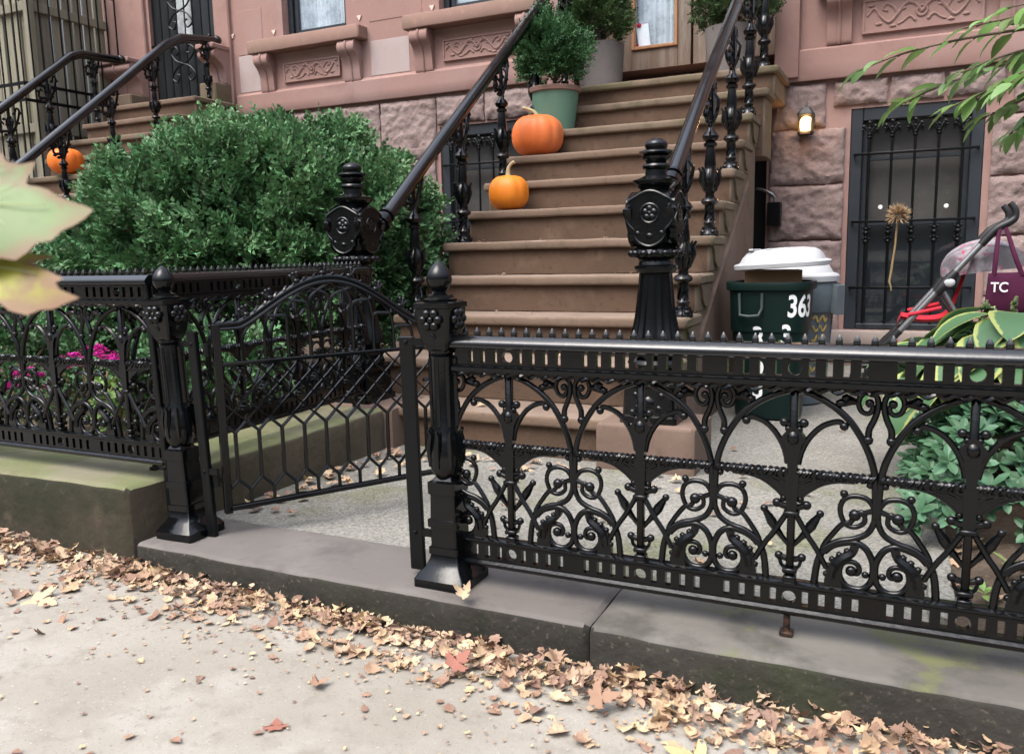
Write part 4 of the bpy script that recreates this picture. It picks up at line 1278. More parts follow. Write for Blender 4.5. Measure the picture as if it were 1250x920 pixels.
def scroll_bay(mb):
    """one bay of ornament, centred on its upright, in local xz with y = 0 as the fence plane"""
    def tb(pts, r, n=7, k=5, y=0., fl=1.):
        for s in (-1, 1):
            mb.tube([(s * p.x, y, p.y) for p in spline(pts, k)], r, n, flat=fl)
    def bl(x, z, r, sy=.9, y=0., both=True):
        for s in ((-1, 1) if both and x else (1,)):
            mb.ball((s * x, y, z), r * .86, 1, sy, 1, 2)
    # upright
    mb.bar((0, 0, .235), (0, 0, .70), .017, .02, bev=.003)
    mb.box(-.017, .017, -.016, .016, .402, .414, .003)
    mb.box(-.016, .016, -.016, .016, .268, .280, .003)
    mb.box(-.014, .014, -.015, .015, .240, .262, .003)
    tb(BIG, .0078, 8, 6, 0, 1.1)
    tb(INNER, .0068, 7, 5)
    bl(.1035, .6131, .0115)
    bl(.0208, .6145, .0125); bl(.012, .600, .009)
    # lozenge leaf on the upright
    mb.prism([(0, .612), (.014, .597), (.027, .580), (.017, .562), (.012, .53), (.009, .50), (-.009, .50), (-.012, .53), (-.017, .562), (-.027, .580), (-.014, .597)], 'y', -.0115, .0115)
    mb.ball((0, -.008, .581), .016, 1, .7, 1.2, 1)
    # hearts at the top between the arches
    tb(HEART, [.0075, .0065, .0060, .0055], 7, 5)
    bl(.1525, .586, .0125); bl(.1526, .6669, .0115)
    for s in (-1, 1):
        mb.tube([(s * .1305, 0, .6677), (s * .115, 0, .672), (s * .0985, 0, .66)], [.006, .012, .005], 6)
        for (u, v, r) in ((.095, .664, .013), (.106, .676, .012), (.090, .650, .009), (.113, .668, .010)):
            mb.ball((s * u, 0, v), r, 1, .8, .8, 1)
    # twisted rope across the bay and the leaf brackets under it
    for s in (-1, 1):
        mb.tube([(s * .006, 0, .5), (s * .171, 0, .5)], .0085, 8)
        for q in (0, PI):
            N = 44
            mb.tube([(s * (.008 + .163 * i / N), .0082 * math.sin(i * .85 * s + q), .5 + .0082 * math.cos(i * .85 * s + q)) for i in range(N + 1)], .0048, 5)
        br = [(s * p.x, p.y) for p in spline(BRACK, 3)]
        mb.prism([(s * .0, .497), (s * .165, .497)] + br + [(0, .4474)], 'y', -.007, .007)
        mb.tube([(s * p.x, -.005, p.y) for p in spline(BRACK, 3)], .004, 5)
        mb.ball((s * .160, 0, .487), .009, 1, 1, 1, 1)
        for u in (.03, .05, .07, .095, .12):
            mb.tube([(s * (u - .022), -.0075, .4705 + u * .16), (s * (u + .01), -.008, .491)], .0032, 5)
    bl(.0319, .4279, .0125); bl(.018, .440, .010)
    mb.prism([(-.014, .50), (.014, .50), (.0125, .45), (.011, .415), (-.011, .415), (-.0125, .45)], 'y', -.012, .012)
    # lower scrolls
    tb(SCROLL, [.0055, .0058, .006, .0065, .007, .0075, .0085], 8, 6)
    tb(STEM, .0062, 7, 5)
    bl(.1323, .417, .0155, .8); bl(.1087, .4632, .0105)
    tb(SPIRAL, [.0075, .0078, .0075, .007, .0062, .0055], 8, 6)
    bl(.1289, .2887, .0145, .8); bl(.158, .284, .0095)
    for s in (-1, 1):
        mb.prism([(s * p.x, p.y) for p in spline(LEAFP, 2, True)], 'y', -.007, .007)
        mb.tube([(s * p.x, -.006, p.y) for p in spline([(.1335, .352), (.131, .333), (.112, .3175), (.095, .297), (.09, .270)], 5)], [.006, .009, .010, .010, .008], 6)
        for (u, v) in ((.119, .333), (.1035, .3225), (.089, .3105), (.0805, .294), (.0775, .275)):
            mb.ball((s * u, 0, v), .0085, 1, .9, 1, 1)
    tb(CROSS, .0066, 7, 4, -.005)
    tb(BUD, [.0055, .0065, .0095, .012, .009, .006], 7, 5, .005)
    bl(.0605, .410, .0105, .9, .005); bl(.048, .392, .0105, .8, .005)
    bl(.0249, .3048, .0115); bl(.0777, .292, .009)
    mb.tube([(-.025, 0, .3048), (-.012, 0, .300), (.012, 0, .300), (.025, 0, .3048)], .007, 7)
    mb.tube([(-.0319, 0, .4279), (-.015, 0, .422), (.015, 0, .422), (.0319, 0, .4279)], .008, 7)
    mb.tube([(-.0208, 0, .6145), (0, 0, .609), (.0208, 0, .6145)], .007, 7)
    for s in (-1, 1):
        mb.tube([(s * .0249, 0, .3048), (s * .02, 0, .285), (s * .006, 0, .27)], .0045, 6)
    # column where the two arches meet the next bay's
    for s in (-1, 1):
        mb.ball((s * .1725, 0, .423), .011, .7, .8, 2.2, 1)

BAYM = {}
def fence(name, label, length, loc, rotz, first_offset, nb, pitch=PITCH, posts=()):
    """low cast iron fence in its own frame: x along it, outward face at -y"""
    t = thing(name, label, 'fence', loc, rotz, 'cast iron fences')
    # top rail with a flat moulded cap
    mb = MB()
    prof = [(-.030, .760), (-.036, .763), (-.037, .774), (-.034, .779), (-.024, .789), (-.018, .7915), (.018, .7915), (.024, .789), (.034, .779), (.037, .774), (.036, .763), (.030, .760), (.012, .759), (-.012, .759)]
    mb.prism(prof, 'x', 0, length)
    sp = pitch / 10
    k = 0
    x = first_offset - pitch / 2 + sp / 2
    while x < length - .01:
        if x > .012:
            mb.square([(.788, .006), (.796, .0075), (.802, .0065), (.813, .001)], (x, 0), .3)
            mb.ball((x, 0, .798), .007, 1, 1, .55, 1)
        x += sp
    mb.build('top_rail', IRON_GLOSS, t, smooth=38, local=True)
    # pierced bands
    for (za, zb, s0, s1, nm) in ((.714, .760, .7205, .7535, 'pierced_band'), (.186, .236, .1935, .2275, 'pierced_band')):
        mb = MB()
        holes = []
        x = first_offset - pitch / 2
        while x < length:
            for q in range(1, 10):
                hx = x + pitch * q / 10
                if not (.02 < hx < length - .02):
                    continue
                if q == 5:
                    holes.append(('c', hx, (s0 + s1) / 2, .0155))
                else:
                    holes.append(('r', hx - .0068, hx + .0068, s0, s1))
            x += pitch
        plate(mb, 0, length, za, zb, -.009, .009, holes)
        mb.build(nm, IRON, t, smooth=None, local=True)
    mb = MB()
    mb.prism([(-.024, .694), (-.028, .700), (-.028, .710), (-.02, .7145), (.02, .7145), (.028, .710), (.028, .700), (.024, .694)], 'x', 0, length)
    # the rope moulding along the underside of this rail
    n = int(length / .006)
    for q in (0,):
        mb.tube([(length * i / n, -.022 + .004 * math.sin(i * 1.1), .692 + .004 * math.cos(i * 1.1)) for i in range(n + 1)], .005, 5)
    mb.build('middle_rail', IRON, t, smooth=30, local=True)
    mb = MB()
    mb.prism([(-.013, .236), (-.019, .240), (-.019, .245), (-.010, .250), (.010, .250), (.019, .245), (.019, .240), (.013, .236)], 'x', 0, length)
    mb.prism([(-.016, .170), (-.02, .175), (-.02, .181), (-.013, .1865), (.013, .1865), (.02, .181), (.02, .175), (.016, .170)], 'x', 0, length)
    mb.build('bottom_rail', IRON, t, smooth=30, local=True)
    for k in range(nb):
        x = first_offset + k * pitch
        if pitch not in BAYM:
            mb = MB()
            scroll_bay(mb)
            if abs(pitch - PITCH) > 1e-4:
                for v in mb.bm.verts:
                    v.co.x *= pitch / PITCH
            o = mb.build('scroll_panel', IRON, t, smooth=50, local=True)
            BAYM[pitch] = o
        else:
            o = copy_obj(BAYM[pitch], t)
        o.location = (x, 0, 0)
    for (x, zb, rusty) in posts:
        mb = MB()
        mb.box(x - .007, x + .007, -.007, .007, zb, .171, .001)
        mb.box(x - .015, x + .015, -.015, .015, zb - .001, zb + .011, .003)
        mb.build('support_leg', RUSTY, t, smooth=40, local=True)
    return t
fence('cast_iron_fence', 'low black cast iron fence right of the gate, standing on the grey kerb stone', 4.3, (-1.065, 1.895, 0), 0, .1535, 12, posts=((.851, .116, 1), (2.253, .116, 1), (3.6, .116, 1)))
fence('cast_iron_fence', 'low black cast iron fence left of the gate, on the raised mossy kerb', 5.4, (-7.565, 1.91, .165), 0, 5.235 % PITCH, 15, posts=((4.42, .115, 1), (2.4, .115, 1)))
fence('cast_iron_fence', 'black cast iron fence running back behind the open gate to the left newel', 1.42, (-2.34, 1.945, .165), R(92), .175, 4, posts=((.06, .115, 1), (1.3, .115, 1)))

# ------------------------------------------------------------------ gate posts
def fence_post(label, x, y, z0, lean=0.):
    t = thing('fence_post', label, 'post', (x, y, z0), 0, 'gate posts')
    o = .113
    def Z(v): return z0 + v - o
    mb = MB()
    mb.square([(Z(.113), 0.0764), (Z(.136), 0.0764), (Z(.142), 0.0718), (Z(.15), 0.0671), (Z(.165), 0.0530), (Z(.185), 0.0429), (Z(.203), 0.0390)], (x, y), .06)
    mb.square([(Z(.2), 0.0445), (Z(.218), 0.0445), (Z(.219), 0.0390), (Z(.274), 0.0390), (Z(.275), 0.0445), (Z(.295), 0.0445), (Z(.297), 0.0382), (Z(.364), 0.0367), (Z(.366), 0.0413), (Z(.398), 0.0413), (Z(.402), 0.0312), (Z(.414), 0.0234)], (x, y), .1)
    mb.build('pedestal', IRON, t, smooth=35)
    mb = MB()
    mb.lathe([(Z(.405), .03), (Z(.415), .034), (Z(.43), .043), (Z(.455), .0475), (Z(.48), .045), (Z(.505), .039), (Z(.52), .0365), (Z(.525), .034), (Z(.735), .034), (Z(.74), .028), (Z(.745), .035), (Z(.752), .035)], (x, y), 20)
    for k in range(8):
        a = k * PI / 4
        ca, sa = math.cos(a), math.sin(a)
        mb.tube([(x + .045 * ca, y + .045 * sa, Z(.44)), (x + .046 * ca, y + .046 * sa, Z(.49)), (x + .041 * ca, y + .041 * sa, Z(.525)), (x + .048 * ca, y + .048 * sa, Z(.54))], [.005, .010, .008, .004], 5)
        mb.tube([(x + .0345 * ca, y + .0345 * sa, Z(.55)), (x + .0345 * ca, y + .0345 * sa, Z(.73))], .006, 4)
    mb.build('shaft', IRON, t, smooth=40)
    mb = MB()
    mb.square([(Z(.748), 0.0265), (Z(.757), 0.0328), (Z(.78), 0.0413), (Z(.82), 0.0484), (Z(.862), 0.0515), (Z(.864), 0.0546), (Z(.877), 0.0546), (Z(.88), 0.0468)], (x, y), .14)
    for (dx, dy) in ((0, -1), (1, 0), (-1, 0), (0, 1)):
        for k in range(7):
            a = 2 * PI * k / 6
            u, v = (.022 * math.cos(a), .018 * math.sin(a)) if k < 6 else (0, 0)
            mb.ball((x + dx * .053 + abs(dy) * u, y + dy * .053 + abs(dx) * u, Z(.834) + v), .0125 if k < 6 else .01, .9 if dx else 1, .9 if dy else 1, 1, 2)
        for v in (.805, .79):
            mb.ball((x + dx * .043, y + dy * .043, Z(v)), .010, .6 if dx else 1, .6 if dy else 1, 1, 1)
    mb.build('capital', IRON, t, smooth=35)
    mb = MB()
    mb.lathe([(Z(.878), .044), (Z(.886), .046), (Z(.89), .036), (Z(.896), .036), (Z(.9), .022), (Z(.906), .018), (Z(.912), .024), (Z(.922), .031), (Z(.936), .0345), (Z(.95), .032), (Z(.962), .026), (Z(.972), .018), (Z(.981), .008), (Z(.985), .001)], (x, y), 18)
    mb.build('finial', IRON, t, smooth=45)
    if lean:
        t.rotation_euler = (0, R(lean), 0)
    return t
fence_post('black iron gate post with acorn finial, right of the gate, before the steps', -1.094, 1.885, .113, -.6)
fence_post('black iron gate post with acorn finial, left of the gate beside mossy kerb', -2.087, 1.905, .113, -2.2)

def flat_bar(label, x, y, z0, z1, w, d, lean=0., clips=()):
    t = thing('iron_bar', label, 'bar', (x, y, z0), 0, 'upright bars by the gate posts')
    mb = MB()
    mb.box(x - w / 2, x + w / 2, y - d / 2, y + d / 2, z0, z1, .003)
    mb.build('upright_bar', IRON_DULL, t, smooth=None)
    mb = MB()
    for (zz, dx) in clips:
        mb.bar((x, y, zz), (x + dx, y, zz), .012, .02)
        mb.ball((x, y - d / 2, zz), .007, 1, 1, 1, 1)
    mb.build('clip', IRON_DULL, t, smooth=40)
    if lean:
        t.rotation_euler = (0, R(lean), 0)
    return t
flat_bar('flat black stop bar standing just left of the right gate post', -1.20, 1.885, .13, .785, .046, .014, -.8, ((.77, .07), (.24, .06)))
flat_bar('flat black hinge bar standing between the left gate post and the gate', -1.995, 1.91, .113, .78, .034, .02, -2., ((.74, -.06), (.33, .05)))
flat_bar('slim black bar where the left front fence ends at the gate post', -2.16, 1.90, .18, .93, .022, .02, -2.2, ((.33, -.03), (.88, -.03)))

# ------------------------------------------------------------------ the gate, open inwards
GA = math.atan2(.855, .519)
G = thing('iron_gate', 'black iron garden gate with arched top and honeycomb bars swung open inwards', 'gate', (-1.955, 1.945, 0), GA)
GL = .765
mb = MB()
mb.box(-.012, .012, -.012, .012, .185, .80, .002)
mb.box(GL - .012, GL + .012, -.012, .012, .185, .775, .002)
mb.bar((0, 0, .2), (GL, 0, .2), .024, .016, bev=.002)
mb.build('gate_frame', IRON, G, smooth=35, local=True)
def arch_z(s):
    s0, s1 = .07, .70
    if s <= s0: return .797
    if s >= s1: return .775
    u = (s - s0) / (s1 - s0)
    return .797 - .022 * u + .148 * math.sin(PI * u) ** 1.25
mb = MB()
ap = [(GL * i / 40, 0, arch_z(GL * i / 40)) for i in range(41)]
mb.tube(ap, .0115, 8)
mb.tube([(p[0], -.006, p[2] - .014) for p in ap], .006, 6)
n = 160
mb.tube([(GL * i / n, .006 * math.sin(i * .9), arch_z(GL * i / n) + .010 + .006 * math.cos(i * .9)) for i in range(n + 1)], .005, 5)
mb.build('arched_rail', IRON, G, smooth=50, local=True)
mb = MB()
for s in (.1, .18, .27, .36, .455, .55, .64):
    mb = MB()
    z = arch_z(s) + .015
    d = (arch_z(s + .01) - arch_z(s - .01)) / .02
    nx, nz = -d / math.hypot(1, d), 1 / math.hypot(1, d)
    mb.ball((s, 0, z), .014, 1, 1, .8, 1)
    for a in (-.5, 0, .5):
        ex = nx * math.cos(a) + nz * math.sin(a); ez = nz * math.cos(a) - nx * math.sin(a)
        mb.tube([(s, 0, z), (s + ex * .02, 0, z + ez * .02), (s + ex * .034, 0, z + ez * .034)], [.007, .008, .003], 6)
        mb.ball((s + ex * .026, 0, z + ez * .026), .008, 1, 1, 1, 1)
    mb.build('leaf_finial', IRON, G, smooth=50, local=True)
mb = MB()
mb.bar((0, 0, .67), (GL, 0, .67), .022, .012, bev=.002)
mb.build('middle_rail', IRON, G, smooth=None, local=True)
mb = MB()
NB = 10
sp = GL / NB
vx = [sp * (k + .5) + .0 for k in range(NB)]
# honeycomb foot
for k in range(NB + 1):
    s = k * sp
    if 0 < k < NB:
        mb.tube([(s, 0, .2), (s, 0, .255)], .0062, 6)
    for x in vx:
        if abs(abs(x - s) - sp / 2) < 1e-3:
            mb.tube([(s, 0, .253), (x, 0, .292)], .0056, 6)
            mb.tube([(x, 0, .445), (s, 0, .482)], .0056, 6)
for x in vx:
    mb.tube([(x, 0, .29), (x, 0, .447)], .0068, 6)
# twisted lattice
for k in range(NB + 1):
    s = k * sp
    if k % 1 == 0:
        for d in (-1, 1):
            a = Vector((s, d * .004, .48))
            e = s + d * sp * 2.5
            t1 = 1.
            if e > GL: t1 = (GL - s) / (e - s)
            if e < 0: t1 = s / (s - e)
            bpt = Vector((s + (e - s) * t1, d * .004, .48 + .185 * t1))
            if (bpt - a).length > .03:
                N = 14
                mb.tube([a + (bpt - a) * (i / N) for i in range(N + 1)], [(.0044 if d > 0 else .0026) + .0012 * (i % 2) for i in range(N + 1)], 5)
# pointed arches above the middle rail
for k in range(NB):
    x0, x1 = vx[k] - sp / 2 * 1.0, vx[k] + sp / 2 * 1.0
for k in range(1, NB):
    s = k * sp
    top = arch_z(s) - .012
    zt = top - .075
    mb.tube([(s, 0, .672), (s, 0, max(.69, zt))], .0062, 6)
for k in range(1, NB - 1):
    s0, s1 = k * sp, (k + 2) * sp
    if s1 > GL: continue
    sm = (s0 + s1) / 2
    za, zb, zm = max(.69, arch_z(s0) - .087), max(.69, arch_z(min(GL, s1)) - .087), arch_z(sm) - .014
    pts = spline([(s0, za), (s0 + sp * .18, za + (zm - za) * .5), (sm - sp * .2, zm - .012), (sm, zm)], 5)
    mb.tube([(p.x, 0, p.y) for p in pts], .0055, 6)
    pts = spline([(s1, zb), (s1 - sp * .18, zb + (zm - zb) * .5), (sm + sp * .2, zm - .012), (sm, zm)], 5)
    mb.tube([(p.x, 0, p.y) for p in pts], .0055, 6)
mb.build('bars', IRON, G, smooth=50, local=True)
for zz in (.3, .72):
    mb = MB()
    mb.tube([(-.03, 0, zz - .02), (-.03, 0, zz + .02)], .011, 8)
    mb.bar((-.03, 0, zz), (0, 0, zz), .01, .014)
    mb.build('hinge', IRON_DULL, G, smooth=40, local=True)
mb = MB()
mb.ball((GL - .01, -.025, .56), .02, 1, .6, 1, 1); mb.tube([(GL - .01, -.03, .56), (GL - .06, -.035, .555)], .007, 6)
mb.build('latch', IRON, G, smooth=40, local=True)

# ------------------------------------------------------------------ foliage built from many small blades
class Blades:
    def __init__(self):
        self.v = []; self.f = []
    def blade(self, p, d, n, L, W, fold=.25, bend=0.):
        """rhomb blade folded along its midrib: two triangles sharing it"""
        s = d.cross(n)
        if s.length < 1e-5: s = d.orthogonal()
        s.normalize(); n = s.cross(d)
        i = len(self.v)
        m = p + d * (L * .45)
        self.v += [p, m + s * (W / 2) + n * (W * fold), p + d * L + n * (bend * L), m - s * (W / 2) + n * (W * fold), m + n * 0]
        self.f += [(i, i + 1, i + 2, i + 4), (i, i + 4, i + 2, i + 3)]
    def oval(self, p, d, n, L, W, fold=.15, bend=0.):
        s = d.cross(n)
        if s.length < 1e-5: s = d.orthogonal()
        s.normalize(); n = s.cross(d)
        i = len(self.v)
        mid = []
        for t_, w_ in ((.3, .78), (.62, 1.), (.86, .66)):
            m = p + d * (L * t_) + n * (bend * L * t_ * t_)
            mid.append((m + s * (W / 2 * w_) + n * (W * fold * w_), m, m - s * (W / 2 * w_) + n * (W * fold * w_)))
        self.v += [p] + [q for tr in mid for q in tr] + [p + d * L + n * (bend * L)]
        self.f += [(i, i + 1, i + 2), (i, i + 2, i + 3), (i + 1, i + 4, i + 5, i + 2), (i + 2, i + 5, i + 6, i + 3), (i + 4, i + 7, i + 8, i + 5), (i + 5, i + 8, i + 9, i + 6), (i + 7, i + 10, i + 8), (i + 8, i + 10, i + 9)]
    def build(self, name, mat, parent=None, label=None, loc=None):
        off = WLOC.get(parent.name, Vector((0, 0, 0))) if parent is not None else Vector(loc or (0, 0, 0))
        me = bpy.data.meshes.new(name)
        me.from_pydata([v - off for v in self.v], [], self.f)
        me.materials.append(mat)
        me.update()
        o = bpy.data.objects.new(name, me)
        col.objects.link(o)
        if parent is not None: o.parent = parent
        else: o.location = off
        WLOC[o.name] = off
        return o

def rvec(r):
    while True:
        v = Vector((r.uniform(-1, 1), r.uniform(-1, 1), r.uniform(-1, 1)))
        if .05 < v.length < 1: return v.normalized()

def spray(bl, r, p, d, L, n, lw, ll, spread=.9, flatn=None):
    """a twig with leaflets along it"""
    d = d.normalized()
    side = d.cross(flatn if flatn is not None else rvec(r))
    if side.length < 1e-4: side = d.orthogonal()
    side.normalize()
    up = side.cross(d)
    for k in range(n):
        t = (k + .4) / n
        s = 1 if k % 2 else -1
        q = p + d * (L * t) + up * (.1 * L * t * t)
        dd = (d * (1 - spread * .45) + side * s * spread * (1 - t * .6) + rvec(r) * .22).normalized()
        bl.blade(q, dd, (up + rvec(r) * .4).normalized(), ll * (1 - .35 * t) * r.uniform(.8, 1.2), lw, .2, r.uniform(-.1, .15))

def bushy(bl, r, centre, axes, nclump, clump_r, nspray, sprayL, nleaf, lw, ll, zmin=None, up_bias=.35, rotz=0., lump=.18, keep=None, inner=.25):
    """crown of clumps over an uneven ellipsoid, with some sprays inside"""
    cz, sz = math.cos(rotz), math.sin(rotz)
    for c in range(nclump):
        u = rvec(r)
        if u.z < -.55: u.z = -u.z
        rad = 1 + lump * mnoise.noise(u * 2.3 + Vector((centre[0], 3, 1))) + .1 * mnoise.noise(u * 6)
        depth = 1 if r.random() > inner else r.uniform(.6, .92)
        l = Vector((u.x * axes[0], u.y * axes[1], u.z * axes[2])) * rad * depth
        l = Vector((l.x * cz - l.y * sz, l.x * sz + l.y * cz, l.z))
        p = Vector(centre) + l
        if zmin is not None and p.z < zmin: continue
        if keep and not keep(p): continue
        nrm = Vector((u.x / axes[0], u.y / axes[1], u.z / axes[2])).normalized()
        nrm = Vector((nrm.x * cz - nrm.y * sz, nrm.x * sz + nrm.y * cz, nrm.z))
        axis = (nrm + Vector((0, 0, up_bias)) + rvec(r) * .35).normalized()
        for k in range(nspray):
            d = (axis + rvec(r) * .75).normalized()
            q = p - axis * clump_r * .6 + rvec(r) * clump_r * .45
            spray(bl, r, q, d, sprayL * r.uniform(.7, 1.25), nleaf, lw, ll, .85)

# ---- the big clipped yew
t = thing('evergreen_bush', 'big rounded dark green evergreen bush filling the left garden behind the fence', 'bush', (-3.75, 4.05, .24))
bl = Blades()
r1 = random.Random(3)
def keepyew(p): return p.x < -2.64 or p.y < 3.0
bushy(bl, r1, (-3.62, 4.08, .97), (1.16, .78, .83), 680, .12, 17, .115, 7, .026, .048, .35, .3, R(28), .2, keepyew, .0)
bushy(bl, r1, (-3.62, 4.08, .94), (.98, .6, .68), 620, .14, 11, .13, 7, .028, .058, .28, .3, R(28), .2, keepyew, .4)
bushy(bl, r1, (-3.07, 4.35, 1.04), (.47, .48, .54), 170, .11, 15, .11, 7, .026, .050, .35, .3, 0, .25, keepyew, .3)
bl.build('foliage', YEWL, t)
mb = MB()
for k in range(16):
    a = k * PI / 8 + .2
    e = Vector((-3.75 + 1.0 * math.cos(a) * math.cos(R(28)) - .6 * math.sin(a) * math.sin(R(28)), 4.06 + 1.0 * math.cos(a) * math.sin(R(28)) + .6 * math.sin(a) * math.cos(R(28)), 1.0 + .45 * math.sin(k * 2.3)))
    b = Vector((-3.75 + .1 * math.cos(a), 4.06 + .08 * math.sin(a), .22))
    mb.tube([(p.x, p.y, p.z) for p in spline([b, b.lerp(e, .45) + Vector((0, 0, .12)), e], 5)], [.035, .02, .008], 6)
mb.build('branches', BARK, t, smooth=50)

# ---- potted shrubs
def pot_shape(c, z0, r0, r1, h, rim, lip=.0):
    mb = MB()
    mb.lathe([(z0, r0 * .9), (z0 + .005, r0), (z0 + h * .5, r0 + (r1 - r0) * .52), (z0 + h, r1), (z0 + h, r1 - .014), (z0 + h - .035, r1 - .022), (z0 + h - .036, .01)], c, 32)
    return mb
t = thing('potted_shrub', 'green shrub in a sage green pot on the step above the larger pumpkin', 'potted plant', (-2.39, 5.85, 1.862), 0, 'potted shrubs on the stoop')
c = (-2.39, 5.85)
HP = .1975
pot_shape(c, 1.863, .138, .178, .30, 0).build('pot', GREENPOT, t, smooth=40)
mb = MB(); mb.lathe([(2.148, .180), (2.151, .190), (2.178, .194), (2.184, .188), (2.184, .169), (2.148, .164)], c, 32); mb.build('rim', TERRA, t, smooth=40)
mb = MB(); mb.lathe([(2.13, .165), (2.146, .155), (2.152, .01)], c, 16); mb.build('soil', SOIL, t, smooth=40)
bl = Blades(); r2 = random.Random(5)
bushy(bl, r2, (c[0] - .02, c[1], 2.41), (.225, .21, .25), 300, .06, 9, .095, 9, .014, .030, 2.16, .55, 0, .5, None, .3)
for k in range(14):
    d = rvec(r2); d.z = abs(d.z) * .8 + .2
    spray(bl, r2, Vector((c[0] - .02, c[1], 2.44)) + d * .2, d, .13, 12, .012, .026)
bl.build('foliage', CYPL, t)
mb = MB(); mb.tube([(c[0], c[1], 2.13), (c[0] + .01, c[1], 2.35), (c[0], c[1], 2.5)], [.018, .012, .005], 6)
for k in range(7): mb.tube([(c[0], c[1], 2.2 + k * .03), (c[0] + .14 * math.cos(k * 2.4), c[1] + .14 * math.sin(k * 2.4), 2.31 + k * .035)], [.008, .004], 5)
mb.build('stem', BARK, t, smooth=50)
def planter(label, x, y, seed, dx):
    t = thing('potted_shrub', label, 'potted plant', (x, y, 2.258), 0, 'potted shrubs on the stoop')
    pot_shape((x, y), 2.26, .165, .19, .37, 0).build('pot', GREYPOT, t, smooth=40)
    mb = MB(); mb.lathe([(2.58, .17), (2.60, .16), (2.605, .01)], (x, y), 16); mb.build('soil', SOIL, t, smooth=40)
    bl = Blades(); r2 = random.Random(seed)
    bushy(bl, r2, (x + dx, y, 2.86), (.25, .24, .30), 330, .06, 9, .09, 9, .012, .027, 2.58, .6, 0, .35, None, .3)
    bl.build('foliage', CYPL2, t)
    mb = MB(); mb.tube([(x, y, 2.58), (x + dx, y, 2.8), (x + dx, y, 3.05)], [.02, .014, .005], 6)
    for k in range(8): mb.tube([(x + dx * .5, y, 2.64 + k * .03), (x + dx + .18 * math.cos(k * 2.4), y + .18 * math.sin(k * 2.4), 2.76 + k * .04)], [.008, .004], 5)
    mb.build('stem', BARK, t, smooth=50)
planter('bushy evergreen in a tall grey planter at the left of the double door', -2.30, 6.62, 11, -.03)
planter('bushy evergreen in a tall grey planter half hidden by the right stoop handrail', -1.27, 6.62, 12, .02)

# ---- pumpkins
def pumpkin(label, x, y, z, rx, h, mat, stem, ribs=11, seed=0):
    t = thing('pumpkin', label, 'pumpkin', (x, y, z), 0, 'pumpkins on the steps')
    mb = MB()
    nu, nv = ribs * 6, 18
    rows = []
    for j in range(1, nv):
        ph = PI * j / nv
        row = []
        for i in range(nu):
            a = 2 * PI * i / nu
            rib = 1 - .045 * (1 - abs(math.sin(a * ribs / 2)) ** .6) * math.sin(ph) ** .4
            lop = 1 + .03 * math.sin(a + seed) + .02 * math.sin(2 * a + seed * 2)
            rr = rx * (math.sin(ph) ** .82) * rib * lop
            zz = h / 2 * (1 - math.copysign(abs(math.cos(ph)) ** .9, -math.cos(ph)) * -1)
            zz = h / 2 + h / 2 * math.copysign(abs(math.cos(ph)) ** .85, -math.cos(ph))
            dimple = .10 * h * math.exp(-(rr / (rx * .32)) ** 2)
            zz += dimple * (1 if ph < PI / 2 else -1)
            row.append((x + rr * math.cos(a), y + rr * math.sin(a), z + zz))
        rows.append(row)
    mb.loft(rows)
    mb.build('flesh', mat, t, smooth=60)
    mb = MB()
    P = spline([(x + p[0], y + p[1], z + h * .86 + p[2]) for p in stem], 6)
    mb.tube(P, [.024, .015, .012, .010, .0115], 8)
    for k in range(5):
        a = k * 2 * PI / 5
        mb.tube([(x + .04 * math.cos(a), y + .04 * math.sin(a), z + h * .885), (x + .015 * math.cos(a), y + .015 * math.sin(a), z + h * .92), (x, y, z + h * .97)], [.005, .008, .006], 5)
    mb.build('stem', M('pumpkin_stem', (.36, .29, .16), .8, layers=[(20, .45, .7, (.24, .22, .1), .7)]), t, smooth=50)
    return t
pumpkin('larger deep orange pumpkin on the stoop in front of the green pot', -2.405, 5.545, 1.664, .183, .300, PUMP_A, [(0, 0, 0), (0, 0, .035), (-.022, 0, .062), (-.066, .01, .083), (-.11, .01, .096)], 12, 1)
pumpkin('smaller yellow orange pumpkin with upright stem, two steps below the larger one', -2.345, 4.93, 1.268, .133, .232, PUMP_B, [(0, 0, 0), (0, 0, .04), (.006, 0, .075), (.025, .003, .10), (.045, .005, .11)], 10, 2)
pumpkin('bright orange pumpkin on the steps of the left house behind the black railing', -7.02, 5.32, 1.80, .15, .24, PUMP_C, [(0, 0, 0), (0, 0, .03), (0, 0, .055), (.005, .003, .07), (.01, .005, .08)], 11, 3)

# ------------------------------------------------------------------ bins
def wrap_text(me, cx, cy, az, zc, rad_fn, parent, name, mat, out=.003):
    """bend flat lettering round an upright can: az is the azimuth it faces, rad_fn(azimuth, z) the radius"""
    off = WLOC.get(parent.name, Vector((0, 0, 0)))
    for v in me.vertices:
        u, w, d = v.co
        u *= .80; w *= 1.12
        z = zc + w
        r0 = rad_fn(az, z)
        a = az + u / r0
        rr = rad_fn(a, z) + out + d
        v.co = Vector((cx + rr * math.cos(a), cy + rr * math.sin(a), z)) - off
    me.materials.clear(); me.materials.append(mat)
    o = bpy.data.objects.new(name, me)
    col.objects.link(o); o.parent = parent
    WLOC[o.name] = off.copy()
    return o
def sup_rad(rx, ry, e):
    def f(a):
        ca, sa = abs(math.cos(a)), abs(math.sin(a))
        return ((ca / rx) ** e + (sa / ry) ** e) ** (-1 / e)
    return f
CX, CY = -.655, 4.66
t = thing('trash_can', 'dark green trash can with white painted numbers beside the stoop', 'trash can', (CX, CY, .085), 0, 'trash cans')
E_ = 3.4
def canr(a, z):
    k = (z - .09) / .70
    return .93 * sup_rad(.185 + .035 * k, .16 + .03 * k, E_)(a) + (.006 if z > .55 else 0)
mb = MB()
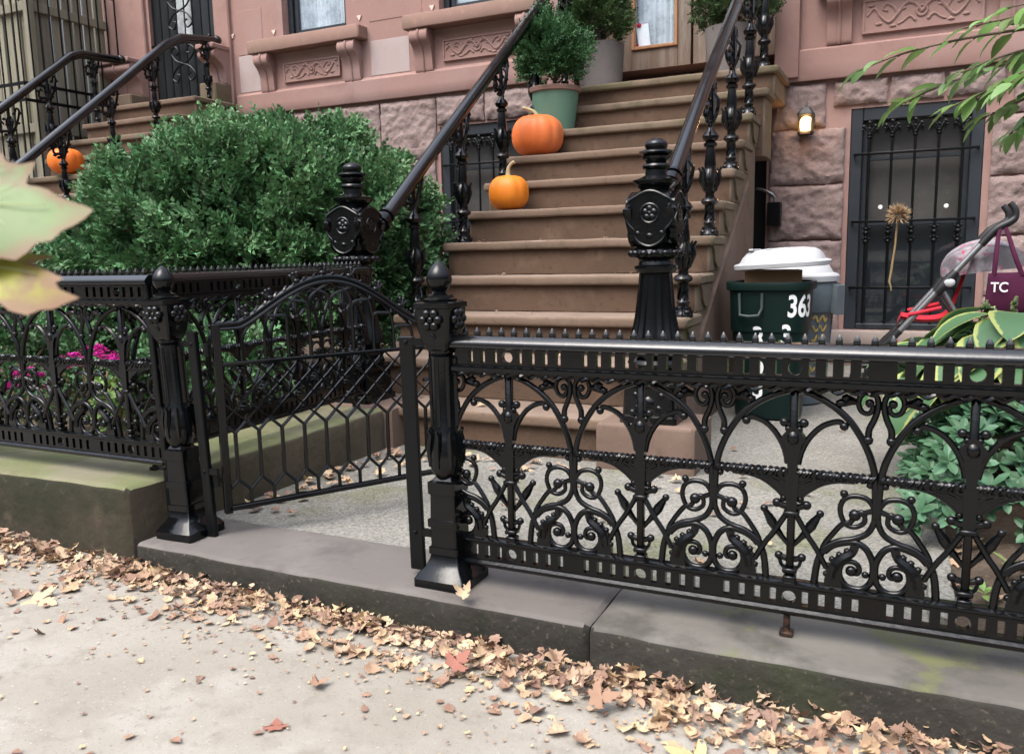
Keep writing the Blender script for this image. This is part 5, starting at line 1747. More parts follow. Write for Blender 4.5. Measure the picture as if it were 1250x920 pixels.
mb.sup([(z_, a_ * .93, b_ * .93) for z_, a_, b_ in [(.09, .165, .14), (.092, .183, .158), (.12, .187, .162), (.535, .2075, .18), (.54, .216, .188), (.56, .217, .189), (.745, .226, .197), (.75, .243, .213), (.775, .247, .217), (.79, .243, .213), (.79, .222, .192), (.70, .21, .18), (.69, .05, .05)]], (CX, CY), 56, E_)
mb.build('can_body', CANGREEN, t, smooth=35)
mb = MB()
for sx in (-1, 1):
    pass
def on_can(az, z, out): 
    r_ = canr(az, z) + out
    return (CX + r_ * math.cos(az), CY + r_ * math.sin(az), z)
AZ_F = -PI / 2 - .38
mb.tube([on_can(AZ_F - .28, .735, .012), on_can(AZ_F - .28, .66, .012), on_can(AZ_F - .22, .625, .03), on_can(AZ_F, .62, .034), on_can(AZ_F + .22, .625, .03), on_can(AZ_F + .28, .66, .012), on_can(AZ_F + .28, .735, .012)], .0085, 8)
mb.build('handle', M('worn_green_plastic', (.03, .045, .042), .5, layers=[(40, .5, .7, (.08, .09, .085), .5)]), t, smooth=50)
for (txt, az, zc, sz) in (('363', -.66, .665, .135), ('3', -1.02, .52, .13), ('3', -PI / 2 - .22, .50, .15), ('6', -PI / 2 - .22, .375, .15), ('3', -PI / 2 - .22, .25, .15)):
    wrap_text(text_mesh(txt, sz, .0008, .022), CX, CY, az, zc, canr, t, 'painted_number', WHITEP)
bl = Blades()
for k in range(9):
    a = -.95 - .02 * k; 
    p = Vector(on_can(-1.18 + k * .035, .475 + .012 * math.sin(k * 2.1), .004))
    bl.blade(p, Vector((math.sin(k * 2.), 0, math.cos(k * 2.) * .6)).normalized(), Vector((.4, -1, 0)).normalized(), .03, .012)
bl.build('paint_scribble', M('green_paint', (.12, .22, .02), .8, layers=[(60, .5, .7, (.05, .09, .01), .6)]), t)
t = thing('cardboard_box', 'brown cardboard box pressed into the dark green trash can under its white lid', 'box', (CX, CY, .70))
mb = MB(); mb.box(CX - .135, CX + .155, CY - .11, CY + .13, .70, .850, .004, Matrix.Rotation(R(6), 3, 'Z')); mb.build('carton', CARD, t)
mb = MB(); mb.bar((CX - .135, CY - .118, .8515), (CX + .15, CY - .09, .8515), .05, .003); mb.bar((CX - .1, CY, .8535), (CX + .14, CY + .02, .8535), .05, .003); mb.build('packing_tape', M('brown_tape', (.26, .17, .1), .4, layers=[(20, .5, .7, (.2, .13, .07), .6)]), t)
t = thing('bin_lid', 'domed white plastic lid resting on the cardboard box of the green trash can', 'lid', (CX + .01, CY, .845))
mb = MB()
mb.sup([(z_ + .012, a_ * .95, b_ * .95) for z_, a_, b_ in [(.845, .243, .22), (.848, .253, .23), (.868, .256, .233), (.874, .248, .225), (.880, .225, .202), (.905, .212, .19), (.928, .19, .168), (.940, .165, .145), (.947, .11, .095), (.95, .02, .02)]], (CX + .055, CY), 48, 3.6)
for v in mb.bm.verts:
    v.co.z += (v.co.x - CX) * .05
mb.build('lid_shell', LIDW, t, smooth=28)
mb = MB()
for s in (-.09, 0, .09):
    mb.box(CX + s - .012, CX + s + .012, CY - .14, CY + .14, .948, .960, .004)
mb.build('lid_rib', LIDW, t)
GX, GY = -.585, 5.16
t = thing('trash_can', 'blue grey plastic trash can with faded yellow lettering behind the green one', 'trash can', (GX, GY, .085), 0, 'trash cans')
mb = MB()
mb.lathe([(.09, .15), (.092, .17), (.12, .174), (.60, .205), (.605, .222), (.61, .225), (.66, .23), (.74, .232), (.77, .225), (.77, .2), (.70, .19), (.69, .02)], (GX, GY), 40)
for k in range(0, 40, 5):
    a = 2 * PI * k / 40
    mb.bar((GX + .176 * math.cos(a), GY + .176 * math.sin(a), .13), (GX + .204 * math.cos(a), GY + .204 * math.sin(a), .59), .012, .012)
mb.build('can_body', CANGREY, t, smooth=40)
for az in (-.15, PI - .15):
    mb = MB()
    p0, p1 = az - .3, az + .3
    mb.loft([[(GX + r_ * math.cos(a), GY + r_ * math.sin(a), z_) for (a, r_, z_) in ((p0, .226, z0_), (p0, .262, z0_ - .01), (az, .275, z0_ - .012), (p1, .262, z0_ - .01), (p1, .226, z0_))] for z0_ in (.60, .62, .70, .76)])
    mb.build('handle', CANGREY, t, smooth=30)
mb = MB()
mb.lathe([(.77, .225), (.772, .238), (.80, .24), (.81, .232), (.818, .205), (.86, .18), (.875, .16), (.885, .1), (.888, .02)], (GX, GY), 40)
mb.build('lid', LIDW, t, smooth=28)
r3 = random.Random(8)
V3, F3 = [], []
mb = MB()
for row in range(6):
    pts = []
    for k in range(7):
        a = -.98 + k * .085
        z = .57 - row * .055 + .018 * math.sin(k * 2.1 + row * 1.7)
        rr = .174 + .031 * (z - .12) / .48 + .003
        pts.append((GX + rr * math.cos(a), GY + rr * math.sin(a), z))
    mb.tube(spline(pts, 4), [.006, .009, .005, .009, .006], 5, flat=.5)
mb.build('faded_lettering', YELLOWP, t)

# ------------------------------------------------------------------ stroller with tote
t = thing('stroller', 'folding umbrella stroller with red seat and pink flowered hood by the basement window', 'stroller', (.15, 5.8, .08))
def strolly(y, m):
    mb = m
    mb.tube([(-.09, y, .39), (.21, y, .742), (.39, y, 1.008)], .016, 10)
for y in (5.62, 6.0):
    m1 = MB()
    m1.tube([(-.02, y, .475), (.405, y, 1.01)], .019, 10)
    m1.tube([(.20, y, .735), (.50, y, .18)], .013, 8)
    m1.build('frame_tube', ALU, t, smooth=60)
    m1 = MB(); m1.tube([(-.20, y, .26), (-.15, y, .33), (-.02, y, .478)], [.022, .024, .023], 10); m1.build('front_leg', BLACKP, t, smooth=60)
    m1 = MB(); m1.tube([(.17, y - .002, .71), (.225, y - .002, .778), (.27, y - .002, .835)], [.026, .034, .024], 10); m1.tube([(.18, y, .70), (.42, y, .34)], .01, 8); m1.build('frame_joint', BLACKP, t, smooth=60)
    m1 = MB(); m1.tube([(p.x, y, p.z) for p in spline([(.39, y, .99), (.46, y, 1.075), (.535, y, 1.12), (.555, y, 1.15), (.548, y, 1.19), (.522, y, 1.225)], 5)], [.023, .025, .023, .019, .019, .017], 10); m1.build('grip', BLACKP, t, smooth=60)
for (x_, z_) in ((.22, .76), (-.02, .46)):
    m1 = MB(); m1.tube([(x_, 5.62, z_), (x_, 6.0, z_)], .012, 8); m1.build('crossbar', BLACKP, t, smooth=60)
m1 = MB(); m1.ball((.235, 5.595, .77), .03, 1.1, .5, .9, 2); m1.build('hinge_cap', LIDW, t)
for (x, yy, r_) in ((-.2, 5.62, .085), (-.2, 6.0, .085), (.5, 5.62, .085), (.5, 6.0, .085)):
    for s in (-1, 1):
        m1 = MB()
        y0 = yy + s * .022
        m1.tube([(x + r_ * math.cos(a * PI / 12), y0, .17 + r_ * math.sin(a * PI / 12)) for a in range(25)], .014, 8)
        m1.tube([(x, y0 - .01, .17), (x, y0 + .01, .17)], .03, 12)
        for k in range(5):
            m1.tube([(x, y0, .17), (x + r_ * math.cos(k * 2 * PI / 5), y0, .17 + r_ * math.sin(k * 2 * PI / 5))], .007, 6)
        m1.build('wheel', BLACKP, t, smooth=50)
def sheet(prof, y0, y1, sag=0., n=8, thick=.012):
    m = MB()
    P = spline(prof, 5)
    rows = []
    for j in range(n + 1):
        v = j / n
        rows.append([m.bm.verts.new((p.x, y0 + (y1 - y0) * v, p.y - sag * math.sin(PI * v))) for p in P])
    for a, b in zip(rows[:-1], rows[1:]):
        for k in range(len(P) - 1):
            m.bm.faces.new((a[k], a[k + 1], b[k + 1], b[k]))
    r_ = bmesh.ops.solidify(m.bm, geom=list(m.bm.faces), thickness=thick)
    return m
sheet([(.36, .96), (.30, .74), (.24, .58), (.12, .545), (-.02, .565)], 5.64, 5.98, .03).build('seat', REDF, t, smooth=60)
sheet([(-.02, .565), (-.04, .50), (-.03, .40), (-.06, .34)], 5.66, 5.96, .0).build('leg_rest', REDF, t, smooth=60)
for y in (5.61, 6.01):
    m1 = MB(); m1.tube([(.02, y, .575), (.12, y - .01, .60), (.20, y, .62)], .012, 8); m1.build('strap', REDF, t, smooth=60)
m1 = MB()
rows = []
for j in range(9):
    v = j / 8
    yy = 5.68 + .34 * v
    bul = math.sin(PI * v) ** .5
    P = spline([(.20, .80), (.20, .865 + .02 * bul), (.25, .93 + .03 * bul), (.36, .975 + .04 * bul), (.50, .985 + .035 * bul), (.62, .94), (.66, .86)], 4)
    rows.append([m1.bm.verts.new((p.x, yy, p.y)) for p in P])
for a, b in zip(rows[:-1], rows[1:]):
    for k in range(len(a) - 1):
        m1.bm.faces.new((a[k], a[k + 1], b[k + 1], b[k]))
for rw in (rows[0], rows[-1]):
    m1.bm.faces.new(rw)
m1.build('hood', FLORAL, t, smooth=60)
t = thing('tote_bag', 'plum coloured tote bag with white letters hanging from the stroller handle', 'bag', (.56, 5.56, .70))
m1 = MB()
bag = []
for (z, w, d) in ((.60, .20, .03), (.62, .205, .045), (.70, .205, .05), (.78, .2, .04), (.815, .2, .03), (.83, .2, .026)):
    bag.append([(.63 + sx * w, 5.55 + sy * d + .012 * math.sin(z * 40 + sx * 3), z + .004 * sx) for sx, sy in ((-1, -.6), (-.6, -1), (0, -1.1), (.6, -1), (1, -.6), (1, .6), (.6, 1), (0, 1.1), (-.6, 1), (-1, .6))])
m1.loft(bag)
m1.build('bag_body', PURPLE, t, smooth=50)
m1 = MB()
for dy in (-.03, .03):
    m1.tube([(p.x, p.y, p.z) for p in spline([(.46, 5.55 + dy, .815), (.465, 5.56 + dy, .92), (.475, 5.60 + dy * .3, 1.05), (.495, 5.615, 1.105), (.52, 5.60 + dy * .3, 1.05), (.56, 5.56 + dy, .92), (.60, 5.55 + dy, .815)], 5)], .011, 7, flat=.5)
m1.build('strap', PURPLE, t, smooth=60)
me = text_mesh('TC', .068, .0008, .012)
for v in me.vertices:
    u, w, d = v.co
    v.co = Vector((.486 + u, 5.490 - d, .745 + w * 1.15)) - WLOC[t.name]
me.materials.clear(); me.materials.append(WHITEP)
o = bpy.data.objects.new('white_lettering', me); col.objects.link(o); o.parent = t

# dried flower on the window bars
t = thing('dried_flower', 'dried round flower head on a long stalk hung on the basement window bars', 'flower', (-.09, 6.74, .70))
mb = MB(); mb.tube([(-.075, 6.765, 1.20), (-.082, 6.765, 1.0), (-.10, 6.76, .82), (-.112, 6.76, .73), (-.10, 6.755, .70), (-.095, 6.755, .665)], [.007, .007, .008, .009, .006, .004], 7); mb.build('stalk', STEMY, t, smooth=50)
bl = Blades(); r4 = random.Random(9)
for k in range(420):
    d = rvec(r4)
    if d.z < -.75: continue
    bl.blade(Vector((-.072, 6.755, 1.215)) + d * .02, d, rvec(r4), r4.uniform(.045, .085), .009)
bl.build('flower_head', DRYFL, t)

# ------------------------------------------------------------------ board fence and iron fence on the far left
t = thing('board_fence', 'tall weathered wooden board fence at the far left with greenish stains', 'fence', (-8.2, 6.0, 0))
mb = MB(); rb = random.Random(4)
y = 5.98
while y < 6.86:
    w = rb.uniform(.12, .14)
    mb.box(-8.25 + rb.uniform(-.008, .008), -8.225, y, min(y + w - .022, 6.89), .25, 4.3 + rb.uniform(-.03, .03), .003)
    y += w
x = -8.24
while x > -10.6:
    w = rb.uniform(.12, .14)
    mb.box(x - w + .022, x, 5.97 + rb.uniform(-.008, .008), 5.995, .25, 4.3 + rb.uniform(-.03, .03), .003)
    x -= w
mb.build('boards', WOODF, t, smooth=None)
mb = MB()
mb.box(-8.215, -8.14, 5.90, 5.97, .2, 4.2, .004)
mb.build('corner_post', WOODF, t, smooth=None)
for z in (1.2, 2.35, 3.55):
    mb = MB()
    mb.box(-8.222, -8.18, 5.93, 6.88, z, z + .09, .004)
    mb.build('rail', WOODF, t, smooth=None)
    mb = MB()
    mb.box(-10.6, -8.222, 5.925, 5.968, z, z + .09, .004)
    mb.build('rail', WOODF, t, smooth=None)
t = thing('iron_fence', 'thin black iron bar fence standing against the weathered boards', 'fence', (-8.0, 6, 0))
mb = MB()
y = 5.7
while y < 6.86:
    mb.tube([(-8.02, y, .25), (-8.02, y, 4.2)], .009, 6); y += .115
x = -8.1
while x > -10.4:
    mb.tube([(x, 5.7, .25), (x, 5.7, 4.2)], .009, 6); x -= .115
mb.build('bars', IRON_DULL, t, smooth=60)
mb = MB()
for z in (1.0, 2.62, 2.78, 3.85):
    mb = MB(); mb.bar((-8.02, 5.7, z), (-8.02, 6.86, z), .018, .03); mb.build('rail', IRON_DULL, t, smooth=None)
    mb = MB(); mb.bar((-8.02, 5.7, z), (-10.4, 5.7, z), .018, .03); mb.build('rail', IRON_DULL, t, smooth=None)

# ------------------------------------------------------------------ planting on the right
t = thing('hosta', 'large hosta with blue green leaves edged in yellow behind the right fence', 'plant', (.42, 3.5, .12))
rh = random.Random(21)
mb = MB()
def hosta_clump(cx, cy, cz, n, lo=.3, hi=1., size=1.):
    for k in range(n):
        a = k * 2.399 + rh.uniform(-.3, .3)
        el = lo + (hi - lo) * (k + .5) / n
        base = Vector((cx + .04 * math.cos(a), cy + .04 * math.sin(a), cz))
        out = Vector((math.cos(a), math.sin(a), 0))
        st = base + out * (.05 + .20 * el) * size + Vector((0, 0, (.36 - .22 * el) * size))
        mb.tube([base, base.lerp(st, .55) + Vector((0, 0, .05)), st], [.008, .006, .005], 5)
        mb.leaf(st, out * .9 + Vector((0, 0, .05 - .45 * el)), Vector((0, 0, 1)) + out * .2, rh.uniform(.22, .30) * size, rh.uniform(.15, .20) * size, .07, rh.uniform(.7, 1.2), 8, 'hosta', rh.uniform(-.35, .35))
hosta_clump(.36, 3.28, .47, 44, .0, .95, .86)
hosta_clump(.17, 3.55, .36, 30, .0, .95, .8)
hosta_clump(.62, 3.42, .47, 34, .0, 1., .86)
hosta_clump(.95, 3.5, .46, 26, .0, 1., .9)
mb.build('foliage', HOSTA, t, smooth='leaf')
mb = MB()
for (x, y, a) in ((.20, 3.30, .9), (.26, 3.36, .3)):
    base = Vector((x, y, .35)); tip = Vector((x + .10 * math.cos(a), y + .06 * math.sin(a), .79 + .03 * math.sin(a * 3)))
    mb.tube([base, base.lerp(tip, .5), tip], [.008, .006, .004], 6)
    for k in range(26):
        q = base.lerp(tip, .55 + .45 * k / 26)
        mb.ball(q + rvec(rh) * .014, .0075, 1, 1, 1.7, 1)
mb.build('spent_flower_spike', M('seed_spike', (.075, .095, .035), .9, layers=[(14, .5, .7, (.11, .085, .05), .6)]), t, smooth='leaf')

t = thing('shrub', 'small leafy green shrub behind the hosta at the right edge', 'shrub', (.98, 5.2, .1))
bl = Blades(); r5 = random.Random(31)
bushy(bl, r5, (1.06, 5.2, .72), (.34, .3, .42), 110, .06, 8, .10, 6, .022, .045, .15, .4, 0, .3)
bl.build('foliage', CYPL, t)
mb = MB()
for k in range(8): mb.tube([(1.06, 5.2, .08), (1.06 + .12 * math.cos(k * 2.4), 5.2 + .1 * math.sin(k * 2.4), .5), (1.06 + .26 * math.cos(k * 2.4), 5.2 + .2 * math.sin(k * 2.4), .8 + .03 * k)], [.012, .008, .004], 5)
mb.build('branches', BARK, t, smooth=50)

rp = random.Random(41)
bl = Blades()
def rosette(p, axis, n, L, W):
    axis = axis.normalized()
    s = axis.orthogonal().normalized(); b = axis.cross(s)
    a0 = rp.uniform(0, 6.28)
    for k in range(n):
        a = a0 + k * 2.399
        o = s * math.cos(a) + b * math.sin(a)
        el = .15 + .75 * (k / n)
        d = (o * math.cos(el) + axis * math.sin(el)).normalized()
        bl.oval(p + axis * (.012 * k / n), d, axis, L * rp.uniform(.75, 1.15), W * rp.uniform(.8, 1.1), .14, -.18)
for k in range(2000):
    x = rp.uniform(.05, 2.6); y = rp.uniform(2.62, 4.3)
    edge = min(1, (x - .03) / .18, (y - 2.58) / .22)
    hh = .10 + max(0, edge) * (.33 + .08 * mnoise.noise(Vector((x * 3, y * 3, 0))))
    z = .08 + hh * rp.uniform(.55, 1.)
    p = Vector((x, y, z))
    ax = Vector((rp.uniform(-.5, .5) - .7 * max(0, 1 - edge * 1.2), rp.uniform(-.5, .5) - .9 * max(0, 1 - (y - 2.62) / .5), 1))
    rosette(p, ax, 8, .058, .027)
gc = bl.build('groundcover', PACHY, loc=(.8, 3.2, .1))
tag(gc, 'low mass of glossy green groundcover in the right bed behind the fence', 'groundcover', kind='stuff')
# weeds and seedlings in the bare soil
bl = Blades()
for k in range(26):
    x = rp.uniform(.18, 1.2); y = rp.uniform(2.15, 2.7)
    rosette(Vector((x, y, bedr_z(x, y) + .03)), Vector((rp.uniform(-.3, .3), rp.uniform(-.3, .3), 1)), 5, .05, .022)
tag(bl.build('weeds', LIMEL, loc=(.6, 2.4, .1)), 'sparse small weeds in the bare soil by the right fence', 'weeds', kind='stuff')

# low evergreen planting under and beside the big bush
for (lx, ly, lr, lh, sd2, lab) in ((-4.35, 2.85, .52, .52, 71, 'low dark leafy shrub behind the left fence at the picture edge'), (-3.05, 2.95, .42, .40, 72, 'low spreading dark shrub at the foot of the big bush')):
    t = thing('low_shrub', lab, 'shrub', (lx, ly, .23))
    bl = Blades(); rq = random.Random(sd2)
    bushy(bl, rq, (lx, ly, .25 + lh * .45), (lr, lr * .8, lh * .6), 150, .08, 9, .10, 6, .024, .05, .22, .4, 0, .3)
    bl.build('foliage', YEWL, t)
    mb = MB()
    for k in range(7): mb.tube([(lx, ly, .22), (lx + lr * .4 * math.cos(k * .9), ly + lr * .3 * math.sin(k * .9), .25 + lh * .4), (lx + lr * .8 * math.cos(k * .9), ly + lr * .6 * math.sin(k * .9), .25 + lh * .6)], [.012, .008, .004], 5)
    mb.build('branches', BARK, t, smooth=50)
# mums in the left garden
def mum(label, x, y, z, rx, seed, n):
    t = thing('flowering_plant', label, 'flowers', (x, y, z), 0, 'magenta flowers')
    r6 = random.Random(seed)
    bl = Blades()
    for k in range(n):
        a = r6.uniform(0, 6.28); q = math.sqrt(r6.random())
        p = Vector((x + rx * q * math.cos(a), y + rx * .8 * q * math.sin(a), z + .30 + .07 * (1 - q * q) + r6.uniform(-.02, .02)))
        for m in range(16):
            d = rvec(r6); d.z = abs(d.z) * .8
            bl.blade(p, d.normalized(), Vector((0, 0, 1)), .026, .010)
    bl.build('blossoms', MAGENTA, t)
    bl = Blades()
    for k in range(n * 5):
        a = r6.uniform(0, 6.28); q = math.sqrt(r6.random())
        p = Vector((x + rx * q * math.cos(a), y + rx * q * math.sin(a), z + r6.uniform(.05, .30)))
        bl.blade(p, (Vector((math.cos(a), math.sin(a), .4)) + rvec(r6) * .5).normalized(), Vector((0, 0, 1)), .05, .022)
    bl.build('foliage', CYPL, t)
    mb = MB()
    for k in range(7): mb.tube([(x, y, z), (x + rx * .7 * math.cos(k * .9), y + rx * .7 * math.sin(k * .9), z + .28)], [.006, .004], 5)
    mb.build('stems', STEMY, t, smooth=60)
mum('wide magenta chrysanthemum plant behind the scrolls of the left fence', -3.28, 2.50, .24, .17, 51, 42)
mum('small magenta chrysanthemum near the left picture edge, lower than its neighbour', -3.50, 2.36, .16, .10, 52, 16)
t = thing('leafy_plant', 'lime green leafy plant low behind the left fence below the magenta flowers', 'plant', (-2.98, 2.36, .24))
bl = Blades()
for k in range(26):
    a = k * 2.4
    rosette(Vector((-2.98 + .09 * math.cos(a) * (k % 4) / 3, 2.36 + .07 * math.sin(a), .30 + .008 * k)), Vector((.6 * math.cos(a), .6 * math.sin(a), 1)), 5, .05, .03)
bl.build('foliage', LIMEL, t)
mb = MB()
for k in range(6): mb.tube([(-2.98, 2.36, .23), (-2.98 + .06 * math.cos(k), 2.36 + .06 * math.sin(k), .45)], [.006, .004], 5)
mb.build('stems', STEMY, t, smooth=60)

# ---- branch reaching in from the upper right
t = thing('leafy_branch', 'bright green leafy branch reaching in from the upper right in front of the house', 'branch', (1.1, 2.75, 1.55))
rbn = random.Random(61)
mbs = MB(); mbl = MB()
def twig(pts, nleaf, L0, W0):
    P = spline(pts, 6)
    mbs.tube(P, [.006, .004, .002], 6)
    n = len(P)
    for k in range(nleaf):
        tt = (k + 1) / nleaf
        i = min(n - 2, int(tt * (n - 1)))
        p = P[i]; d = (P[i + 1] - P[i]).normalized()
        s = 1 if k % 2 else -1
        side = d.cross(Vector((0, 0, 1))).normalized() * s
        dd = d * rbn.uniform(.5, .9) + side * rbn.uniform(.2, .9) + Vector((rbn.uniform(-.35, .2), 0, rbn.uniform(-.55, .25)))
        if k == nleaf - 1: dd = d + Vector((0, 0, -.2))
        q = p + dd.normalized() * .012
        mbs.tube([p, q], .0018, 4)
        mbl.leaf(q, dd, Vector((rbn.uniform(-.3, .3), rbn.uniform(-.3, .3), 1)), L0 * rbn.uniform(.8, 1.2), W0 * rbn.uniform(.85, 1.15), .14, rbn.uniform(.2, .8), 5, 'ovate', rbn.uniform(-.4, .4))
root = Vector((1.15, 2.75, 1.50))
mid = (.62, 2.78, 1.56)
twig([root, mid, (.32, 2.77, 1.577), (.12, 2.75, 1.567), (-.04, 2.74, 1.542), (-.16, 2.74, 1.507)], 17, .082, .042)
twig([mid, (.34, 2.80, 1.522), (.16, 2.78, 1.477), (.03, 2.75, 1.432), (-.05, 2.74, 1.397)], 25, .076, .035)
twig([mid, (.34, 2.70, 1.482), (.20, 2.70, 1.422), (.08, 2.70, 1.372)], 23, .076, .033)
twig([mid, (.40, 2.75, 1.452), (.28, 2.75, 1.392), (.17, 2.73, 1.342)], 23, .076, .033)
twig([mid, (.42, 2.85, 1.422), (.33, 2.85, 1.362), (.25, 2.84, 1.307)], 20, .072, .033)
twig([mid, (.45, 2.76, 1.622), (.27, 2.75, 1.612), (.10, 2.74, 1.592)], 17, .072, .042)
twig([mid, (.38, 2.72, 1.532), (.22, 2.70, 1.502), (.11, 2.70, 1.467)], 23, .072, .034)
twig([mid, (.42, 2.66, 1.502), (.30, 2.63, 1.452), (.20, 2.61, 1.402)], 23, .070, .033)
twig([mid, (.45, 2.9, 1.542), (.33, 2.92, 1.512), (.22, 2.93, 1.462)], 23, .072, .034)
twig([mid, (.48, 2.82, 1.462), (.38, 2.82, 1.412), (.30, 2.8, 1.362)], 23, .072, .034)
twig([mid, (.45, 2.7, 1.602), (.33, 2.66, 1.622), (.2, 2.63, 1.607)], 17, .070, .04)
twig([mid, (.50, 2.74, 1.482), (.40, 2.74, 1.422), (.34, 2.73, 1.352)], 20, .070, .034)
mbs.build('twigs', BARK, t, smooth=60)
mbl.build('leaves', BRANCHL, t, smooth='leaf')
# its trunk side: a slim stem that rises from the bed outside the picture
mb = MB(); mb.tube([(1.45, 2.8, .08), (1.42, 2.82, .7), (1.30, 2.78, 1.25), (1.15, 2.75, 1.5), (1.12, 2.75, 1.8), (1.2, 2.8, 2.3)], [.03, .024, .02, .015, .012, .006], 8); mb.build('stem', BARK, t, smooth=60)

# ------------------------------------------------------------------ maple leaves
LOBES = [(0, -.02), (.10, -.06), (.26, -.10), (.36, -.02), (.30, .06), (.48, .10), (.62, .20), (.55, .26), (.66, .38), (.46, .36), (.36, .40), (.30, .34), (.24, .52), (.32, .60), (.18, .64), (.14, .80), (0, 1.0)]
OUTL = LOBES + [(-x, y) for x, y in LOBES[-2:0:-1]]
_b = [(0, .0), (.16, -.09), (.40, -.07), (.60, .05), (.54, .15), (.70, .24), (.80, .40), (.60, .41), (.46, .40), (.40, .47), (.46, .58), (.44, .72), (.30, .72), (.20, .78), (.13, .90), (0, 1.02)]
BROAD = [(p.x, p.y) for p in spline(_b + [(-x, y) for x, y in _b[-2:0:-1]], 2, True)]
def maple_blade(mb, origin, X, Y, N, size, curl, cup, seed, ring=3, thick=False, OUTL=OUTL):
    """lobed leaf: outline scaled about its middle in rings, bent by curl and cup, uv.v runs centre to margin"""
    if mb.uv is None: mb.uv = mb.bm.loops.layers.uv.new('UVMap')
    c0 = (0, .32)
    def P(u, v):
        h = curl * (v - .3) ** 2 + cup * u * u + .05 * mnoise.noise(Vector((u * 3 + seed, v * 3, seed * 1.7))) + .03 * math.sin(u * 9 + seed) * abs(u)
        return origin + (X * u + Y * v + N * h) * size
    cen = mb.bm.verts.new(P(*c0))
    prev = None
    for k in range(1, ring + 1):
        s = k / ring
        row = [mb.bm.verts.new(P(c0[0] + (x - c0[0]) * s, c0[1] + (y - c0[1]) * s)) for x, y in OUTL]
        n = len(row)
        for i in range(n):
            j = (i + 1) % n
            if prev is None:
                f = mb.bm.faces.new((cen, row[i], row[j])); vv = (0, s, s)
            else:
                f = mb.bm.faces.new((prev[i], row[i], row[j], prev[j])); vv = (s - 1 / ring, s, s, s - 1 / ring)
            for lp, q in zip(f.loops, vv): lp[mb.uv].uv = (.5, q)
        prev = row
t = thing('maple_twig', 'drooping street tree twig hanging close to the camera at the left edge', 'twig', (-.75, .40, 1.20))
CAMO = Vector((0, 0, 1.0))
mb = MB()
# lobed outlines in units of the leaf's length, stalk at v = 0, tip at v = 1
def outl(pts): return [(-(b - 250) / 230, (a + 110) / 230) for a, b in pts]
LEAF_A = outl([(-110, 250), (-96, 222), (-74, 232), (-70, 196), (-52, 150), (-44, 176), (-30, 160), (-12, 150), (2, 166), (8, 178), (11, 194), (20, 206), (34, 209), (50, 207), (47, 216), (43, 224), (43, 232), (56, 235), (68, 240), (80, 249), (96, 257), (112, 263), (121, 268), (114, 277), (104, 284), (93, 289), (84, 300), (70, 302), (62, 312), (52, 320), (36, 317), (24, 326), (8, 318), (-4, 340), (-22, 352), (-30, 330), (-52, 346), (-62, 316), (-80, 318), (-78, 282), (-98, 276)])
LEAF_B = outl([(-110, 250), (-92, 238), (-80, 224), (-62, 232), (-50, 214), (-36, 226), (-20, 218), (-8, 230), (6, 236), (24, 241), (50, 247), (84, 248), (66, 256), (60, 261), (78, 267), (98, 276), (90, 281), (96, 288), (119, 297), (104, 303), (92, 309), (78, 310), (66, 317), (48, 314), (30, 302), (18, 295), (6, 304), (-10, 296), (-28, 306), (-44, 290), (-64, 298), (-74, 276), (-96, 268)])
def veins(mb, origin, X, Y, N, size, curl, cup, tips, off):
    def P(u, v): return origin + (X * u + Y * v + N * (curl * (v - .3) ** 2 + cup * u * u)) * size + N * off
    for (u, v) in tips:
        mb.tube([P(u * k / 8, .02 + (v - .02) * k / 8) for k in range(9)], [.0009, .0006, .0003], 5)
        for k in (3, 5):
            for sgn in (-1, 1):
                bu, bv = u * k / 8, .02 + (v - .02) * k / 8
                du, dv = u * .16 + sgn * .12 * v, v * .16 - sgn * .12 * u
                mb.tube([P(bu, bv), P(bu + du, bv + dv)], [.0004, .0002], 4)
VEINM = M('leaf_vein', (.30, .33, .17), .7, layers=[(20, .5, .7, (.24, .22, .12), .6)])
Xv = Vector((-.20, .42, .88)).normalized(); Yv = Vector((.90, .43, -.02)).normalized(); Nv = Xv.cross(Yv).normalized()
if Nv.y > 0: Nv = -Nv
OA = Vector((-.506, .312, 1.038)) - Yv * .055
maple_blade(mb, OA, Xv, Yv, Nv, .137, .10, .10, 2.3, 8, OUTL=LEAF_A)
la = mb.build('leaf', MAPLE_PALE, t, smooth='leaf', label='large pale green leaf with tan edges')
mb = MB(); veins(mb, OA, Xv, Yv, Nv, .137, .10, .10, [(-.05, .80), (.26, .45), (-.26, .52), (.28, .22), (-.30, .22), (.16, .58)], .0022)
mb.build('veins', VEINM, la, smooth=60)
mb = MB()
Xv = Vector((-.22, .46, .86)).normalized(); Yv = Vector((.90, .43, -.12)).normalized(); Nv = Xv.cross(Yv).normalized()
if Nv.y > 0: Nv = -Nv
OB = Vector((-.500, .309, 1.008)) - Yv * .058
maple_blade(mb, OB, Xv, Yv, Nv, .132, .12, .18, 7.1, 8, OUTL=LEAF_B)
lb = mb.build('leaf', MAPLE_YEL, t, smooth='leaf', label='curled yellow leaf with brown edges')
mb = MB(); veins(mb, OB, Xv, Yv, Nv, .132, .12, .18, [(-.10, .78), (.0, .66), (.08, .42), (-.15, .40)], .0022)
mb.build('veins', VEINM, lb, smooth=60)
mb = MB()
mb.tube([(p.x, p.y, p.z) for p in spline([(-.80, .40, 1.45), (-.76, .38, 1.25), (-.66, .27, 1.12), tuple(OA), tuple(OA + (OB - OA) * .02)], 5)], [.003, .002, .0013], 6)
mb.tube([(p.x, p.y, p.z) for p in spline([(-.70, .33, 1.16), (-.64, .27, 1.06), tuple(OB)], 5)], [.002, .0012], 6)
mb.build('stem', BARK, t, smooth=60)

